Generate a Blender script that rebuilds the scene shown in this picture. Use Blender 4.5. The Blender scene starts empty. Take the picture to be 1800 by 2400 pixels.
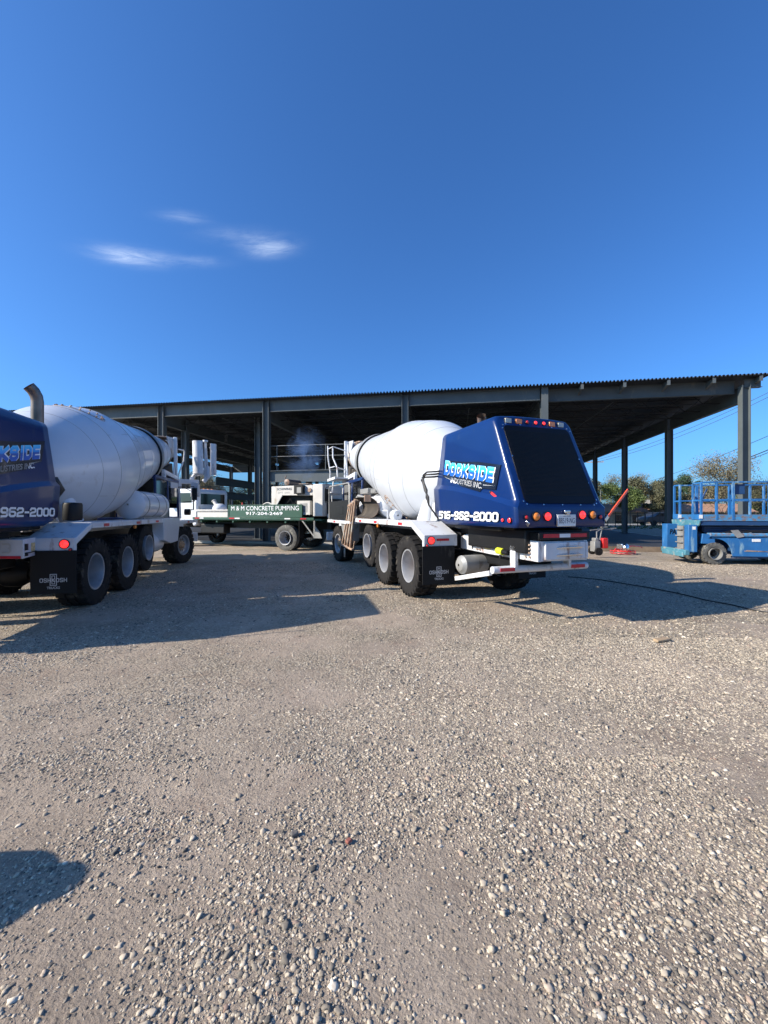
import bpy, math, random
import numpy as np
from mathutils import Vector, Matrix
R_ = math.radians
sc = bpy.context.scene
C = sc.collection
rnd = random.Random(7)

# ------------------------------------------------------------------ camera
CAMH = 1.57
cd = bpy.data.cameras.new('camera'); cam = bpy.data.objects.new('camera', cd); C.objects.link(cam)
cam.location = (0, 0, CAMH); cam.rotation_euler = (R_(90), 0, 0)
cd.sensor_fit = 'HORIZONTAL'; cd.sensor_width = 36; cd.lens = 36 * 970 / 1800
cd.clip_start = 0.05; cd.clip_end = 3000
sc.camera = cam

# ------------------------------------------------------------------ light
SUN_EL, SUN_H = R_(29.8), Vector((-.962, -.272))          # towards the sun: left, slightly behind the camera
SUN_ROT = math.atan2(SUN_H.x, SUN_H.y)
world = bpy.data.worlds.new('World'); sc.world = world; world.use_nodes = True
wn, wl = world.node_tree.nodes, world.node_tree.links
wn.clear()
wo = wn.new('ShaderNodeOutputWorld'); bg = wn.new('ShaderNodeBackground')
sky = wn.new('ShaderNodeTexSky'); sky.sky_type = 'NISHITA'; sky.sun_disc = False
sky.sun_elevation = SUN_EL; sky.sun_rotation = SUN_ROT
sky.air_density = 1.0; sky.dust_density = 1.5; sky.ozone_density = 4.5; sky.altitude = 0
bg.inputs['Strength'].default_value = 0.086
# thin wisps of cirrus, placed by direction in the sky
tc = wn.new('ShaderNodeTexCoord'); sep = wn.new('ShaderNodeSeparateXYZ'); wl.new(tc.outputs['Generated'], sep.inputs[0])
def wmath(op, a, b=None, c=None):
    n = wn.new('ShaderNodeMath'); n.operation = op
    for i, v in enumerate((a, b, c)):
        if v is None: continue
        if isinstance(v, (int, float)): n.inputs[i].default_value = v
        else: wl.new(v, n.inputs[i])
    return n.outputs[0]
ax = wmath('ARCTAN2', sep.outputs[0], sep.outputs[1])
ez = wmath('ARCSINE', sep.outputs[2])
comb = wn.new('ShaderNodeCombineXYZ'); wl.new(ax, comb.inputs[0]); wl.new(wmath('SUBTRACT', ez, wmath('MULTIPLY', ax, .16)), comb.inputs[1])
mp = wn.new('ShaderNodeMapping'); mp.inputs['Rotation'].default_value = (0, 0, 0); mp.inputs['Scale'].default_value = (9, 46, 1)
wl.new(comb.outputs[0], mp.inputs[0])
nz = wn.new('ShaderNodeTexNoise'); nz.inputs['Scale'].default_value = 1.6; nz.inputs['Detail'].default_value = 7; nz.inputs['Roughness'].default_value = .68
nz.inputs['Distortion'].default_value = .5
wl.new(mp.outputs[0], nz.inputs['Vector'])
total = None
for (cx, cy, rx, ry, amp) in ((-.547, .485, .062, .014, 1.1), (-.272, .552, .055, .016, .95), (-.452, .570, .045, .009, .4), (-.43, .503, .06, .010, .3), (-.34, .562, .08, .014, .22)):
    dx = wmath('DIVIDE', wmath('SUBTRACT', ax, cx), rx); dy = wmath('DIVIDE', wmath('SUBTRACT', wmath('ADD', ez, wmath('MULTIPLY', wmath('SUBTRACT', ax, cx), -.14)), cy), ry)
    d2 = wmath('ADD', wmath('MULTIPLY', dx, dx), wmath('MULTIPLY', dy, dy))
    e = wmath('MULTIPLY', wmath('EXPONENT', wmath('MULTIPLY', d2, -1.3)), amp * .62)
    total = e if total is None else wmath('ADD', total, e)
cl = wmath('MULTIPLY', total, wmath('MULTIPLY', wmath('POWER', wmath('MAXIMUM', wmath('MULTIPLY', wmath('SUBTRACT', nz.outputs[0], .18), 1.9), 0), 1.2), 1.0))
cl = wmath('MINIMUM', cl, .8)
mx = wn.new('ShaderNodeMix'); mx.data_type = 'RGBA'
tint = wn.new('ShaderNodeMix'); tint.data_type = 'RGBA'; tint.blend_type = 'MULTIPLY'; tint.inputs[0].default_value = 1
tint.inputs[7].default_value = (.54, 1.0, 1.50, 1)
wl.new(sky.outputs[0], tint.inputs[6])
wl.new(cl, mx.inputs[0]); wl.new(tint.outputs[2], mx.inputs[6]); mx.inputs[7].default_value = (6.5, 7.6, 9.4, 1)
wl.new(mx.outputs[2], bg.inputs['Color']); wl.new(bg.outputs[0], wo.inputs[0])
sd = bpy.data.lights.new('sun', 'SUN'); sd.energy = 5.0; sd.angle = R_(.53); sd.color = (1, .90, .76)
sun = bpy.data.objects.new('sun', sd); C.objects.link(sun)
sv = Vector((SUN_H.x * math.cos(SUN_EL), SUN_H.y * math.cos(SUN_EL), math.sin(SUN_EL)))
sun.rotation_euler = sv.to_track_quat('Z', 'Y').to_euler(); sun.location = sv * 60
sc.view_settings.view_transform = 'Standard'; sc.view_settings.look = 'None'
sc.view_settings.exposure = 0.73; sc.view_settings.gamma = 1; sc.view_settings.use_curve_mapping = False
try:
    sc.cycles.use_denoising = True; sc.cycles.max_bounces = 6; sc.cycles.volume_bounces = 0; sc.cycles.sample_clamp_indirect = 6
    sc.cycles.volume_step_rate = 2; sc.cycles.volume_max_steps = 64
except Exception: pass

# ------------------------------------------------------------------ materials
def mat(name, col, rough=.5, metal=0., var=.08, vs=3., bump=0., bs=40., stain=None, coat=0., emit=None, spec=.5):
    """procedural principled material: colour varied by noise, optional stain (colour, amount, scale, stretch)"""
    m = bpy.data.materials.new(name); m.use_nodes = True
    n, l = m.node_tree.nodes, m.node_tree.links
    b = n['Principled BSDF']; b.inputs['Roughness'].default_value = rough; b.inputs['Metallic'].default_value = metal
    b.inputs['Specular IOR Level'].default_value = spec; b.inputs['Coat Weight'].default_value = coat; b.inputs['Coat Roughness'].default_value = .04
    t = n.new('ShaderNodeTexCoord')
    a = n.new('ShaderNodeTexNoise'); a.inputs['Scale'].default_value = vs; a.inputs['Detail'].default_value = 6
    l.new(t.outputs['Object'], a.inputs['Vector'])
    r = n.new('ShaderNodeMapRange'); r.inputs['From Min'].default_value = .3; r.inputs['From Max'].default_value = .7
    r.inputs['To Min'].default_value = 1 - var; r.inputs['To Max'].default_value = 1 + var
    l.new(a.outputs[0], r.inputs[0])
    v = n.new('ShaderNodeVectorMath'); v.operation = 'SCALE'; v.inputs[0].default_value = col[:3]
    l.new(r.outputs[0], v.inputs['Scale']); out = v.outputs[0]
    if stain:
        sc_, amt, ss, st = stain
        mp = n.new('ShaderNodeMapping'); mp.inputs['Scale'].default_value = st; l.new(t.outputs['Object'], mp.inputs[0])
        s = n.new('ShaderNodeTexNoise'); s.inputs['Scale'].default_value = ss; s.inputs['Detail'].default_value = 8; s.inputs['Roughness'].default_value = .65
        l.new(mp.outputs[0], s.inputs['Vector'])
        q = n.new('ShaderNodeMapRange'); q.inputs['From Min'].default_value = .72 - amt * .35; q.inputs['From Max'].default_value = .80 - amt * .25
        l.new(s.outputs[0], q.inputs[0])
        k = n.new('ShaderNodeMix'); k.data_type = 'RGBA'; k.inputs[7].default_value = (*sc_[:3], 1)
        l.new(q.outputs[0], k.inputs[0]); l.new(out, k.inputs[6]); out = k.outputs[2]
    l.new(out, b.inputs['Base Color'])
    if bump:
        g = n.new('ShaderNodeTexNoise'); g.inputs['Scale'].default_value = bs; g.inputs['Detail'].default_value = 4
        l.new(t.outputs['Object'], g.inputs['Vector'])
        u = n.new('ShaderNodeBump'); u.inputs['Strength'].default_value = bump; u.inputs['Distance'].default_value = .01
        l.new(g.outputs[0], u.inputs['Height']); l.new(u.outputs[0], b.inputs['Normal'])
    if emit:
        b.inputs['Emission Color'].default_value = (*emit[0], 1); b.inputs['Emission Strength'].default_value = emit[1]
    return m
RUST = (.18, .075, .035)
M = dict(
    white=mat('white_paint', (.62, .64, .67), .34, var=.05, stain=((.42, .38, .33), .32, 3.2, (1, 1, .5)), coat=.25),
    drumw=mat('drum_paint', (.55, .58, .62), .36, var=.04, vs=1.6, stain=((.42, .41, .39), .34, 1.7, (1, 1, 1)), coat=.3),
    whiter=mat('chipped_white_paint', (.58, .59, .61), .5, var=.08, stain=(RUST, .42, 5, (1, 1, .35)), bump=.1),
    navy=mat('navy_gelcoat', (.003, .021, .105), .28, var=.06, vs=1.5, stain=((.03, .05, .11), .3, 3, (1, 1, .5)), coat=.25, spec=.35, bump=.004, bs=6),
    black=mat('black_paint', (.009, .0095, .0105), .5, var=.2, spec=.3, stain=((.07, .06, .05), .25, 4, (1, 1, 1))),
    rubber=mat('tyre_rubber', (.017, .016, .016), .9, var=.2, vs=6, bump=.25, bs=60, stain=((.085, .075, .06), .45, 5, (1, 1, 1)), spec=.25),
    flap=mat('mudflap_rubber', (.004, .004, .0045), .85, var=.2, stain=((.05, .045, .04), .25, 4, (1, 1, .4))),
    rim=mat('rim_steel', (.38, .39, .41), .42, .35, var=.12, vs=8, stain=((.25, .22, .19), .3, 9, (1, 1, 1))),
    hub=mat('rusty_hub', (.42, .26, .14), .8, .2, var=.4, vs=22, stain=((.6, .5, .38), .5, 30, (1, 1, 1)), bump=.4),
    glass=mat('dark_glass', (.004, .005, .007), .06, var=.05, coat=.3),
    grille=mat('black_mesh_screen', (.003, .0035, .005), .35, var=.3, vs=2, coat=.06, spec=.2),
    lensr=mat('red_lens', (.42, .01, .012), .15, coat=.8), lensro=mat('red_lamp_lit', (.8, .02, .02), .15, coat=.8, emit=((1, .03, .03), 1.1)),
    lensa=mat('amber_lens', (.75, .22, .03), .2, coat=.8), lensw=mat('clear_lens', (.42, .42, .36), .15, coat=.8),
    chrome=mat('chrome', (.72, .72, .72), .18, 1.0, var=.1), exh=mat('exhaust_steel', (.20, .155, .13), .42, .7, var=.3, vs=5, stain=(RUST, .4, 4, (1, 1, .4))),
    hose=mat('hydraulic_hose', (.012, .012, .013), .5), reflr=mat('red_reflector_tape', (.50, .015, .03), .3, var=.15, vs=12), reflw=mat('white_reflector_tape', (.7, .7, .7), .3),
    rusty=mat('rusty_chute', (.40, .27, .19), .8, .1, var=.35, vs=6, stain=((.62, .58, .50), .55, 5, (1, 1, .3)), bump=.3),
    brownin=mat('dirty_chute_inside', (.055, .045, .036), .8, var=.3, stain=((.2, .17, .13), .4, 5, (1, 1, .3)), bump=.2),
    orange=mat('orange_red_paint', (.85, .10, .035), .35, coat=.3), redarm=mat('red_marker_arm', (.70, .03, .035), .35, coat=.3),
    decalk=mat('decal_black', (.006, .010, .022), .3, coat=.6), decalw=mat('decal_white', (.82, .83, .84), .35, coat=.4),
    logo=mat('mudflap_print', (.50, .50, .50), .7), plate=mat('licence_plate', (.70, .71, .70), .4, var=.1, vs=20), ink=mat('plate_ink', (.02, .03, .07), .4),
    sticker=mat('yellow_sticker', (.68, .52, .22), .5, var=.3, vs=30), yellow=mat('yellow_valve', (.62, .66, .03), .5), faded=mat('faded_lettering', (.50, .50, .49), .5),
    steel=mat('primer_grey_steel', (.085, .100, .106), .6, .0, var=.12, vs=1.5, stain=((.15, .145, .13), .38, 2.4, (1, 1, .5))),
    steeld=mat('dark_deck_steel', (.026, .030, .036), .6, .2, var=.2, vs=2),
    green=mat('green_paint', (.020, .075, .048), .45, var=.12, stain=((.10, .075, .05), .25, 4, (1, 1, .4))),
    cream=mat('cream_paint', (.56, .54, .50), .5, var=.08, stain=((.36, .30, .22), .36, 5, (1, 1, .4))),
    grey=mat('grey_metal', (.28, .28, .27), .5, .3, var=.2, stain=((.12, .09, .06), .35, 5, (1, 1, .5))),
    blue=mat('faded_blue_paint', (.018, .125, .33), .5, var=.16, vs=3, stain=((.22, .36, .44), .46, 4.5, (1, 1, .25)), bump=.05),
    bluer=mat('rust_worn_blue', (.05, .22, .42), .6, var=.2, stain=((.17, .12, .10), .78, 7, (1, 1, 1.6)), bump=.15),
    blued=mat('dark_blue_paint', (.012, .05, .14), .5, var=.2), teal=mat('worn_teal', (.06, .20, .26), .6, var=.2, stain=((.3, .3, .26), .5, 6, (1, 1, 1))),
    red=mat('red_plastic', (.60, .02, .02), .35, coat=.3), wood=mat('timber', (.36, .26, .16), .8, var=.25, vs=5, stain=((.2, .13, .08), .4, 6, (.2, 1, 1)), bump=.2),
    formw=mat('form_board', (.17, .125, .085), .85, var=.3, vs=3, bump=.2), conc=mat('pale_concrete', (.46, .44, .40), .85, var=.1, bump=.1),
    rubbl=mat('worn_grey_tyre', (.10, .098, .09), .85, var=.3, vs=7, bump=.3, stain=((.33, .32, .27), .45, 5, (1, 1, 1))),
    roofb=mat('brown_shingles', (.33, .19, .13), .85, var=.15, vs=4, bump=.2), brick=mat('tan_brick', (.34, .25, .19), .85, var=.25, vs=3),
    fence=mat('fence_black', (.016, .017, .018), .5), pole=mat('pole_wood', (.33, .27, .20), .85, var=.2), wire=mat('wire_black', (.02, .02, .022), .6),
    bark=mat('bark', (.10, .078, .06), .9, var=.25, vs=5), carp=mat('grey_car_paint', (.03, .034, .04), .4, coat=.3), beige=mat('beige_seat', (.45, .38, .27), .7),
)
def leafmat(name, col, col2):
    m = bpy.data.materials.new(name); m.use_nodes = True; n, l = m.node_tree.nodes, m.node_tree.links
    b = n['Principled BSDF']; b.inputs['Roughness'].default_value = .7
    g = n.new('ShaderNodeNewGeometry'); k = n.new('ShaderNodeMix'); k.data_type = 'RGBA'
    k.inputs[6].default_value = (*col, 1); k.inputs[7].default_value = (*col2, 1)
    l.new(g.outputs['Random Per Island'], k.inputs[0]); l.new(k.outputs[2], b.inputs['Base Color'])
    return m
LEAF = dict(green=leafmat('spring_leaves', (.055, .085, .022), (.12, .16, .04)), dark=leafmat('evergreen_needles', (.018, .045, .018), (.05, .09, .035)),
            bud=leafmat('brown_buds', (.13, .105, .06), (.22, .19, .10)), olive=leafmat('olive_leaves', (.06, .065, .03), (.12, .11, .055)))
# gradient print for the big letters: pale cyan at the top, deep blue below (uv.y = height in the letter)
gm = bpy.data.materials.new('gradient_print'); gm.use_nodes = True; n, l = gm.node_tree.nodes, gm.node_tree.links
uvn = n.new('ShaderNodeUVMap'); uvn.uv_map = 'UVMap'; sp = n.new('ShaderNodeSeparateXYZ'); cr = n.new('ShaderNodeValToRGB')
l.new(uvn.outputs[0], sp.inputs[0]); l.new(sp.outputs[1], cr.inputs[0]); l.new(cr.outputs[0], n['Principled BSDF'].inputs['Base Color'])
cr.color_ramp.elements[0].position = 0; cr.color_ramp.elements[0].color = (.02, .12, .50, 1)
cr.color_ramp.elements[1].position = 1; cr.color_ramp.elements[1].color = (.20, .66, .92, 1)
for p_, c_ in ((.42, (.015, .10, .42, 1)), (.5, (.02, .30, .78, 1)), (.75, (.05, .48, .88, 1))):
    e_ = cr.color_ramp.elements.new(p_); e_.color = c_
n['Principled BSDF'].inputs['Roughness'].default_value = .3; M['grad'] = gm

# ------------------------------------------------------------------ mesh helpers
class MB:
    def __init__(s): s.v = []; s.f = []; s.m = []; s.g = []
    def add(s, vs, fs, mi=0):
        s.g.append((len(s.v), len(s.f))); o = len(s.v); s.v += [tuple(v) for v in vs]; s.f += [tuple(i + o for i in f) for f in fs]; s.m += [mi] * len(fs); return s
    def box(s, c, d, mi=0, rot=None):
        x, y, z = d[0] / 2, d[1] / 2, d[2] / 2
        vs = [Vector(p) for p in ((-x, -y, -z), (x, -y, -z), (x, y, -z), (-x, y, -z), (-x, -y, z), (x, -y, z), (x, y, z), (-x, y, z))]
        if rot: vs = [rot @ v for v in vs]
        c = Vector(c)
        return s.add([v + c for v in vs], [(0, 3, 2, 1), (4, 5, 6, 7), (0, 1, 5, 4), (1, 2, 6, 5), (2, 3, 7, 6), (3, 0, 4, 7)], mi)
    def bb(s, x0, x1, y0, y1, z0, z1, mi=0):
        return s.box(((x0 + x1) / 2, (y0 + y1) / 2, (z0 + z1) / 2), (abs(x1 - x0), abs(y1 - y0), abs(z1 - z0)), mi)
    def bar(s, a, b, w, h=None, mi=0, up=(0, 0, 1)):
        a, b = Vector(a), Vector(b); h = h or w; d = b - a; L = d.length; d.normalize(); u = Vector(up)
        if abs(d.dot(u)) > .95: u = Vector((0, 1, 0))
        r = d.cross(u).normalized(); u = r.cross(d)
        return s.box((a + b) / 2, (w, L, h), mi, Matrix((r, d, u)).transposed())
    def prism(s, poly, axis, lo, hi, mi=0):
        """poly: 2-D points; axis 'x': (y,z) points, 'y': (x,z), 'z': (x,y)"""
        def P(p, t): return {'x': (t, p[0], p[1]), 'y': (p[0], t, p[1]), 'z': (p[0], p[1], t)}[axis]
        k = len(poly); vs = [P(p, lo) for p in poly] + [P(p, hi) for p in poly]
        fs = [tuple(range(k))[::-1], tuple(range(k, 2 * k))] + [(i, (i + 1) % k, (i + 1) % k + k, i + k) for i in range(k)]
        return s.add(vs, fs, mi)
    def tube(s, pts, r, n=8, mi=0, cap=True):
        pts = [Vector(p) for p in pts]; k = len(pts); rs = r if isinstance(r, (list, tuple)) else [r] * k
        vs = []; prev = None
        for i, p in enumerate(pts):
            d = (pts[min(i + 1, k - 1)] - pts[max(i - 1, 0)]).normalized()
            if prev is None:
                u = Vector((0, 0, 1)) if abs(d.z) < .9 else Vector((1, 0, 0)); a = d.cross(u).normalized()
            else: a = (prev - d * prev.dot(d)).normalized()
            prev = a; b = d.cross(a)
            vs += [p + (a * math.cos(2 * math.pi * j / n) + b * math.sin(2 * math.pi * j / n)) * rs[i] for j in range(n)]
        fs = [(i * n + j, i * n + (j + 1) % n, (i + 1) * n + (j + 1) % n, (i + 1) * n + j) for i in range(k - 1) for j in range(n)]
        if cap: fs += [tuple(range(n))[::-1], tuple(range((k - 1) * n, k * n))]
        return s.add(vs, fs, mi)
    def lathe(s, prof, mtx=None, n=32, mi=0, a0=0, a1=2 * math.pi):
        """prof: (axial, radius); axis is local +X of mtx"""
        full = abs(a1 - a0 - 2 * math.pi) < 1e-6; c = n if full else n + 1; mtx = mtx or Matrix()
        vs = [mtx @ Vector((a, r * math.cos(a0 + (a1 - a0) * j / n), r * math.sin(a0 + (a1 - a0) * j / n))) for a, r in prof for j in range(c)]
        fs = [(i * c + j, i * c + (j + 1) % c, (i + 1) * c + (j + 1) % c, (i + 1) * c + j) for i in range(len(prof) - 1) for j in range(n)]
        return s.add(vs, fs, mi)
    def build(s, name, mats, parent=None, sharp=32, bevel=0, loc=None, uv=None):
        me = bpy.data.meshes.new(name); me.from_pydata(s.v, [], s.f)
        mats = mats if isinstance(mats, (list, tuple)) else [mats]
        for m in mats: me.materials.append(M[m] if isinstance(m, str) else m)
        me.polygons.foreach_set('material_index', s.m)
        me.validate(); me.update()
        me.polygons.foreach_set('use_smooth', [True] * len(me.polygons)); me.set_sharp_from_angle(angle=R_(sharp))
        o = bpy.data.objects.new(name, me); C.objects.link(o); o.parent = parent
        if loc: o.location = loc
        if bevel:
            b = o.modifiers.new('bevel', 'BEVEL'); b.width = bevel; b.segments = 2; b.limit_method = 'ANGLE'; b.angle_limit = R_(40); b.harden_normals = False
        return o
def split(mb, name, mats, parent=None, sharp=32, **k):
    """every added shape becomes a part of its own"""
    out = []; g = mb.g + [(len(mb.v), len(mb.f))]
    for (v0, f0), (v1, f1) in zip(g, g[1:]):
        q = MB(); q.v = mb.v[v0:v1]; q.f = [tuple(i - v0 for i in f) for f in mb.f[f0:f1]]; q.m = mb.m[f0:f1]; out.append(q.build(name, mats, parent, sharp, **k))
    return out
def empty(name, loc=(0, 0, 0), rz=0, parent=None):
    o = bpy.data.objects.new(name, None); C.objects.link(o); o.location = loc; o.rotation_euler = (0, 0, rz); o.parent = parent; o.empty_display_size = .2
    return o
def tag(o, label=None, cat=None, group=None, kind=None):
    if label: o['label'] = label
    if cat: o['category'] = cat
    if group: o['group'] = group
    if kind: o['kind'] = kind
    return o
def copy_tree(o, parent=None):
    c = o.copy(); C.objects.link(c); c.parent = parent
    for ch in list(o.children): copy_tree(ch, c)
    return c
def axis(p, d, up=(0, 0, 1)):
    d = Vector(d).normalized(); u = Vector(up)
    if abs(d.dot(u)) > .95: u = Vector((0, 1, 0))
    y = u.cross(d).normalized(); z = d.cross(y)
    m = Matrix((d, y, z)).transposed().to_4x4(); m.translation = Vector(p); return m
# ---- lettering
def place(P, o, right, up, sx=1, sy=1, shear=0, drop=0):
    """2-D letters -> plane at o; drop tilts the baseline"""
    right, up = Vector(right), Vector(up); nrm = right.cross(up)
    return [Vector(o) + right * (x * sx + y * sy * shear) + up * (y * sy + drop * (x * sx)) + nrm * z for x, y, z in P]
_fc = {}
def font_mesh(body, bold=0.0):
    if (body, bold) in _fc: return _fc[(body, bold)]
    cu = bpy.data.curves.new('text', 'FONT'); cu.body = body; cu.size = 1; cu.offset = bold; cu.resolution_u = 3
    ob = bpy.data.objects.new('text', cu); C.objects.link(ob); bpy.context.view_layer.update()
    me = bpy.data.meshes.new_from_object(ob.evaluated_get(bpy.context.evaluated_depsgraph_get()))
    vs = [tuple(v.co) for v in me.vertices]; fs = [tuple(p.vertices) for p in me.polygons]
    bpy.data.objects.remove(ob); bpy.data.curves.remove(cu); bpy.data.meshes.remove(me)
    x0 = min(v[0] for v in vs); x1 = max(v[0] for v in vs); y0 = min(v[1] for v in vs); y1 = max(v[1] for v in vs)
    vs = [((v[0] - x0) / (x1 - x0), (v[1] - y0) / (y1 - y0), 0) for v in vs]
    _fc[(body, bold)] = (vs, fs); return vs, fs
G = {  # squarish stroke glyphs in a .6 x 1 box
 '0': ([(0, .15), (.12, 0), (.48, 0), (.6, .15), (.6, .85), (.48, 1), (.12, 1), (0, .85)], 1),
 'O': ([(0, .15), (.12, 0), (.48, 0), (.6, .15), (.6, .85), (.48, 1), (.12, 1), (0, .85)], 1),
 'D': ([(0, 0), (.42, 0), (.6, .2), (.6, .8), (.42, 1), (0, 1)], 1),
 '1': ([(.05, .85), (.2, 1), (.3, 1), (.3, 0)], 0),
 '2': ([(0, .82), (.1, 1), (.5, 1), (.6, .88), (.6, .62), (.5, .5), (.12, .42), (0, .3), (0, 0), (.6, 0)], 0),
 '3': ([(0, 1), (.5, 1), (.6, .85), (.6, .6), (.5, .5), (.6, .4), (.6, .15), (.5, 0), (0, 0)], 0),
 '5': ([(.6, 1), (0, 1), (0, .55), (.5, .55), (.6, .42), (.6, .14), (.48, 0), (0, 0)], 0),
 '6': ([(.56, 1), (.12, 1), (0, .85), (0, .14), (.12, 0), (.48, 0), (.6, .14), (.6, .42), (.48, .55), (.02, .55)], 0),
 '9': ([(.04, 0), (.48, 0), (.6, .15), (.6, .86), (.48, 1), (.12, 1), (0, .86), (0, .58), (.12, .45), (.58, .45)], 0),
 'S': ([(.6, .84), (.5, 1), (.12, 1), (0, .86), (0, .64), (.12, .52), (.48, .48), (.6, .36), (.6, .14), (.48, 0), (.1, 0), (0, .16)], 0),
 'C': ([(.6, .8), (.6, .88), (.48, 1), (.12, 1), (0, .85), (0, .15), (.12, 0), (.48, 0), (.6, .12), (.6, .2)], 0),
 'I': ([(.1, 0), (.1, 1)], 0), '-': ([(.05, .48), (.4, .48)], 0),
}
GM = {'K': [([(0, 0), (0, 1)], 0), ([(.6, 1), (.08, .5), (.62, 0)], 0)], 'H': [([(0, 0), (0, 1)], 0), ([(.6, 0), (.6, 1)], 0), ([(0, .5), (.6, .5)], 0)],
      'E': [([(.56, 1), (0, 1), (0, 0), (.56, 0)], 0), ([(0, .5), (.5, .5)], 0)]}
def stroke(P, closed, t, zz=0):
    k = len(P); out = []
    P = [Vector(p) for p in P]
    for i in range(k):
        if closed: a, b = P[i - 1], P[(i + 1) % k]
        else: a, b = P[max(i - 1, 0)], P[min(i + 1, k - 1)]
        d1 = (P[i] - a).normalized() if (P[i] - a).length > 0 else (b - P[i]).normalized()
        d2 = (b - P[i]).normalized() if (b - P[i]).length > 0 else d1
        n1, n2 = Vector((-d1.y, d1.x)), Vector((-d2.y, d2.x)); m = (n1 + n2).normalized(); q = t / 2 / max(.5, m.dot(n1))
        e = Vector((0, 0))
        if not closed and i == 0: e = -d2 * t / 2
        if not closed and i == k - 1: e = d1 * t / 2
        out += [P[i] + m * q + e, P[i] - m * q + e]
    vs = [(v.x, v.y, zz) for v in out]; r = range(k if closed else k - 1)
    return vs, [(2 * i, 2 * i + 1, (2 * ((i + 1) % k)) + 1, 2 * ((i + 1) % k)) for i in r]
def letters(txt, t=.2, gap=.32, big=None):
    """stroke text normalised so that cap height = 1; returns verts, faces, width"""
    x = t / 2; V = []; F = []
    for ci, ch in enumerate(txt):
        if ch == ' ': x += .5; continue
        gl = GM.get(ch) or [G[ch]]; w = max(p[0] for g, c in gl for p in g)
        for j, (g, c) in enumerate(gl):
            hh = 1.18 if (big and ci == 0) else 1
            vs, fs = stroke([(p[0] * (1.1 if (big and ci == 0) else 1), t / 2 + p[1] * (1 - t) * hh) for p in g], c, t, j * .0006)
            o = len(V); V += [(v[0] + x, v[1], v[2]) for v in vs]; F += [tuple(i + o for i in f) for f in fs]
        x += w + gap
    return V, F, x - gap + t / 2

# ------------------------------------------------------------------ ground
def fbm(x, y, seed, base, octs=4):
    r = np.random.RandomState(seed); o = np.zeros_like(x)
    for k in range(octs):
        f = base * 2 ** k
        for _ in range(3):
            a = r.rand() * 6.283; p = r.rand() * 6.283; q = r.rand() * 6.283
            o += np.sin((x * math.cos(a) + y * math.sin(a)) * f + p) * np.sin((-x * math.sin(a) + y * math.cos(a)) * f * .83 + q) / 2 ** k
    return o / 3
def sm(e0, e1, v): t = np.clip((v - e0) / (e1 - e0), 0, 1); return t * t * (3 - 2 * t)
def ground_z(x, y):
    z = .012 * fbm(x, y, 1, 1.1) + .006 * fbm(x, y, 2, 5, 3)
    z += -.026 * np.exp(-((y - 2.5 - .28 * x + .25 * np.sin(x * .6)) / .22) ** 2) + .009 * np.exp(-((y - 2.95 - .28 * x) / .2) ** 2)
    z += -.022 * np.exp(-((y - 3.6 - .30 * x) / .26) ** 2)
    z *= 1 - sm(14, 22, y)
    z += -.15 * sm(13.2, 16.2, y) * sm(2, 5, x) * (1 - sm(24, 36, y)) - .12 * sm(20.6, 22, y + .17 * (x + 6)) * (1 - sm(34, 40, y)) - 1.2 * sm(56, 62, y)
    return z
def coords(segs):
    out = []
    for a, b, s in segs: out += list(np.arange(a, b, s))
    return np.array(out + [segs[-1][1]])
def gridmesh(name, xs, ys, zf):
    X, Y = np.meshgrid(xs, ys); Z = zf(X, Y); nx, ny = len(xs), len(ys)
    co = np.stack([X, Y, Z], -1).reshape(-1, 3).astype(np.float32)
    i = (np.arange(ny - 1)[:, None] * nx + np.arange(nx - 1)[None]).reshape(-1)
    fc = np.stack([i, i + 1, i + nx + 1, i + nx], 1).astype(np.int32)
    return rawmesh(name, co, fc)
def rawmesh(name, co, fc, smooth=True):
    me = bpy.data.meshes.new(name); k = fc.shape[1]
    me.vertices.add(len(co)); me.vertices.foreach_set('co', co.reshape(-1).astype(np.float32))
    me.loops.add(fc.size); me.loops.foreach_set('vertex_index', fc.reshape(-1).astype(np.int32))
    me.polygons.add(len(fc)); me.polygons.foreach_set('loop_start', np.arange(0, fc.size, k, dtype=np.int32))
    me.update(calc_edges=True); me.polygons.foreach_set('use_smooth', np.full(len(fc), smooth)); me.update()
    return me
xs = coords([(-900, -60, 60), (-60, -14, 4), (-14, -7, .12), (-7, 9, .045), (9, 16, .12), (16, 60, 4), (60, 900, 60)])
ys = coords([(-60, -4, 4), (-4, .6, .3), (.6, 6.5, .045), (6.5, 20, .12), (20, 62, 2), (62, 1500, 60)])
def node(nt, t, **k):
    n = nt.nodes.new(t)
    for a, b in k.items():
        if a.startswith('i_'): n.inputs[a[2:].replace('_', ' ')].default_value = b
        else: setattr(n, a, b)
    return n
gmx = bpy.data.materials.new('crushed_stone_dirt'); gmx.use_nodes = True; nt = gmx.node_tree; L_ = nt.links
bs = nt.nodes['Principled BSDF']; bs.inputs['Roughness'].default_value = .92; bs.inputs['Specular IOR Level'].default_value = .25
tcn = node(nt, 'ShaderNodeTexCoord')
big = node(nt, 'ShaderNodeTexNoise', i_Scale=1.1, i_Detail=9.0, i_Roughness=.74); L_.new(tcn.outputs['Object'], big.inputs['Vector'])
fine = node(nt, 'ShaderNodeTexNoise', i_Scale=38.0, i_Detail=6.0, i_Roughness=.7); L_.new(tcn.outputs['Object'], fine.inputs['Vector'])
vor = node(nt, 'ShaderNodeTexVoronoi', i_Scale=44.0, i_Randomness=1.0); L_.new(tcn.outputs['Object'], vor.inputs['Vector'])
vor2 = node(nt, 'ShaderNodeTexVoronoi', i_Scale=75.0, i_Randomness=1.0); L_.new(tcn.outputs['Object'], vor2.inputs['Vector'])
cr1 = node(nt, 'ShaderNodeValToRGB'); L_.new(big.outputs[0], cr1.inputs[0])
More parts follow.
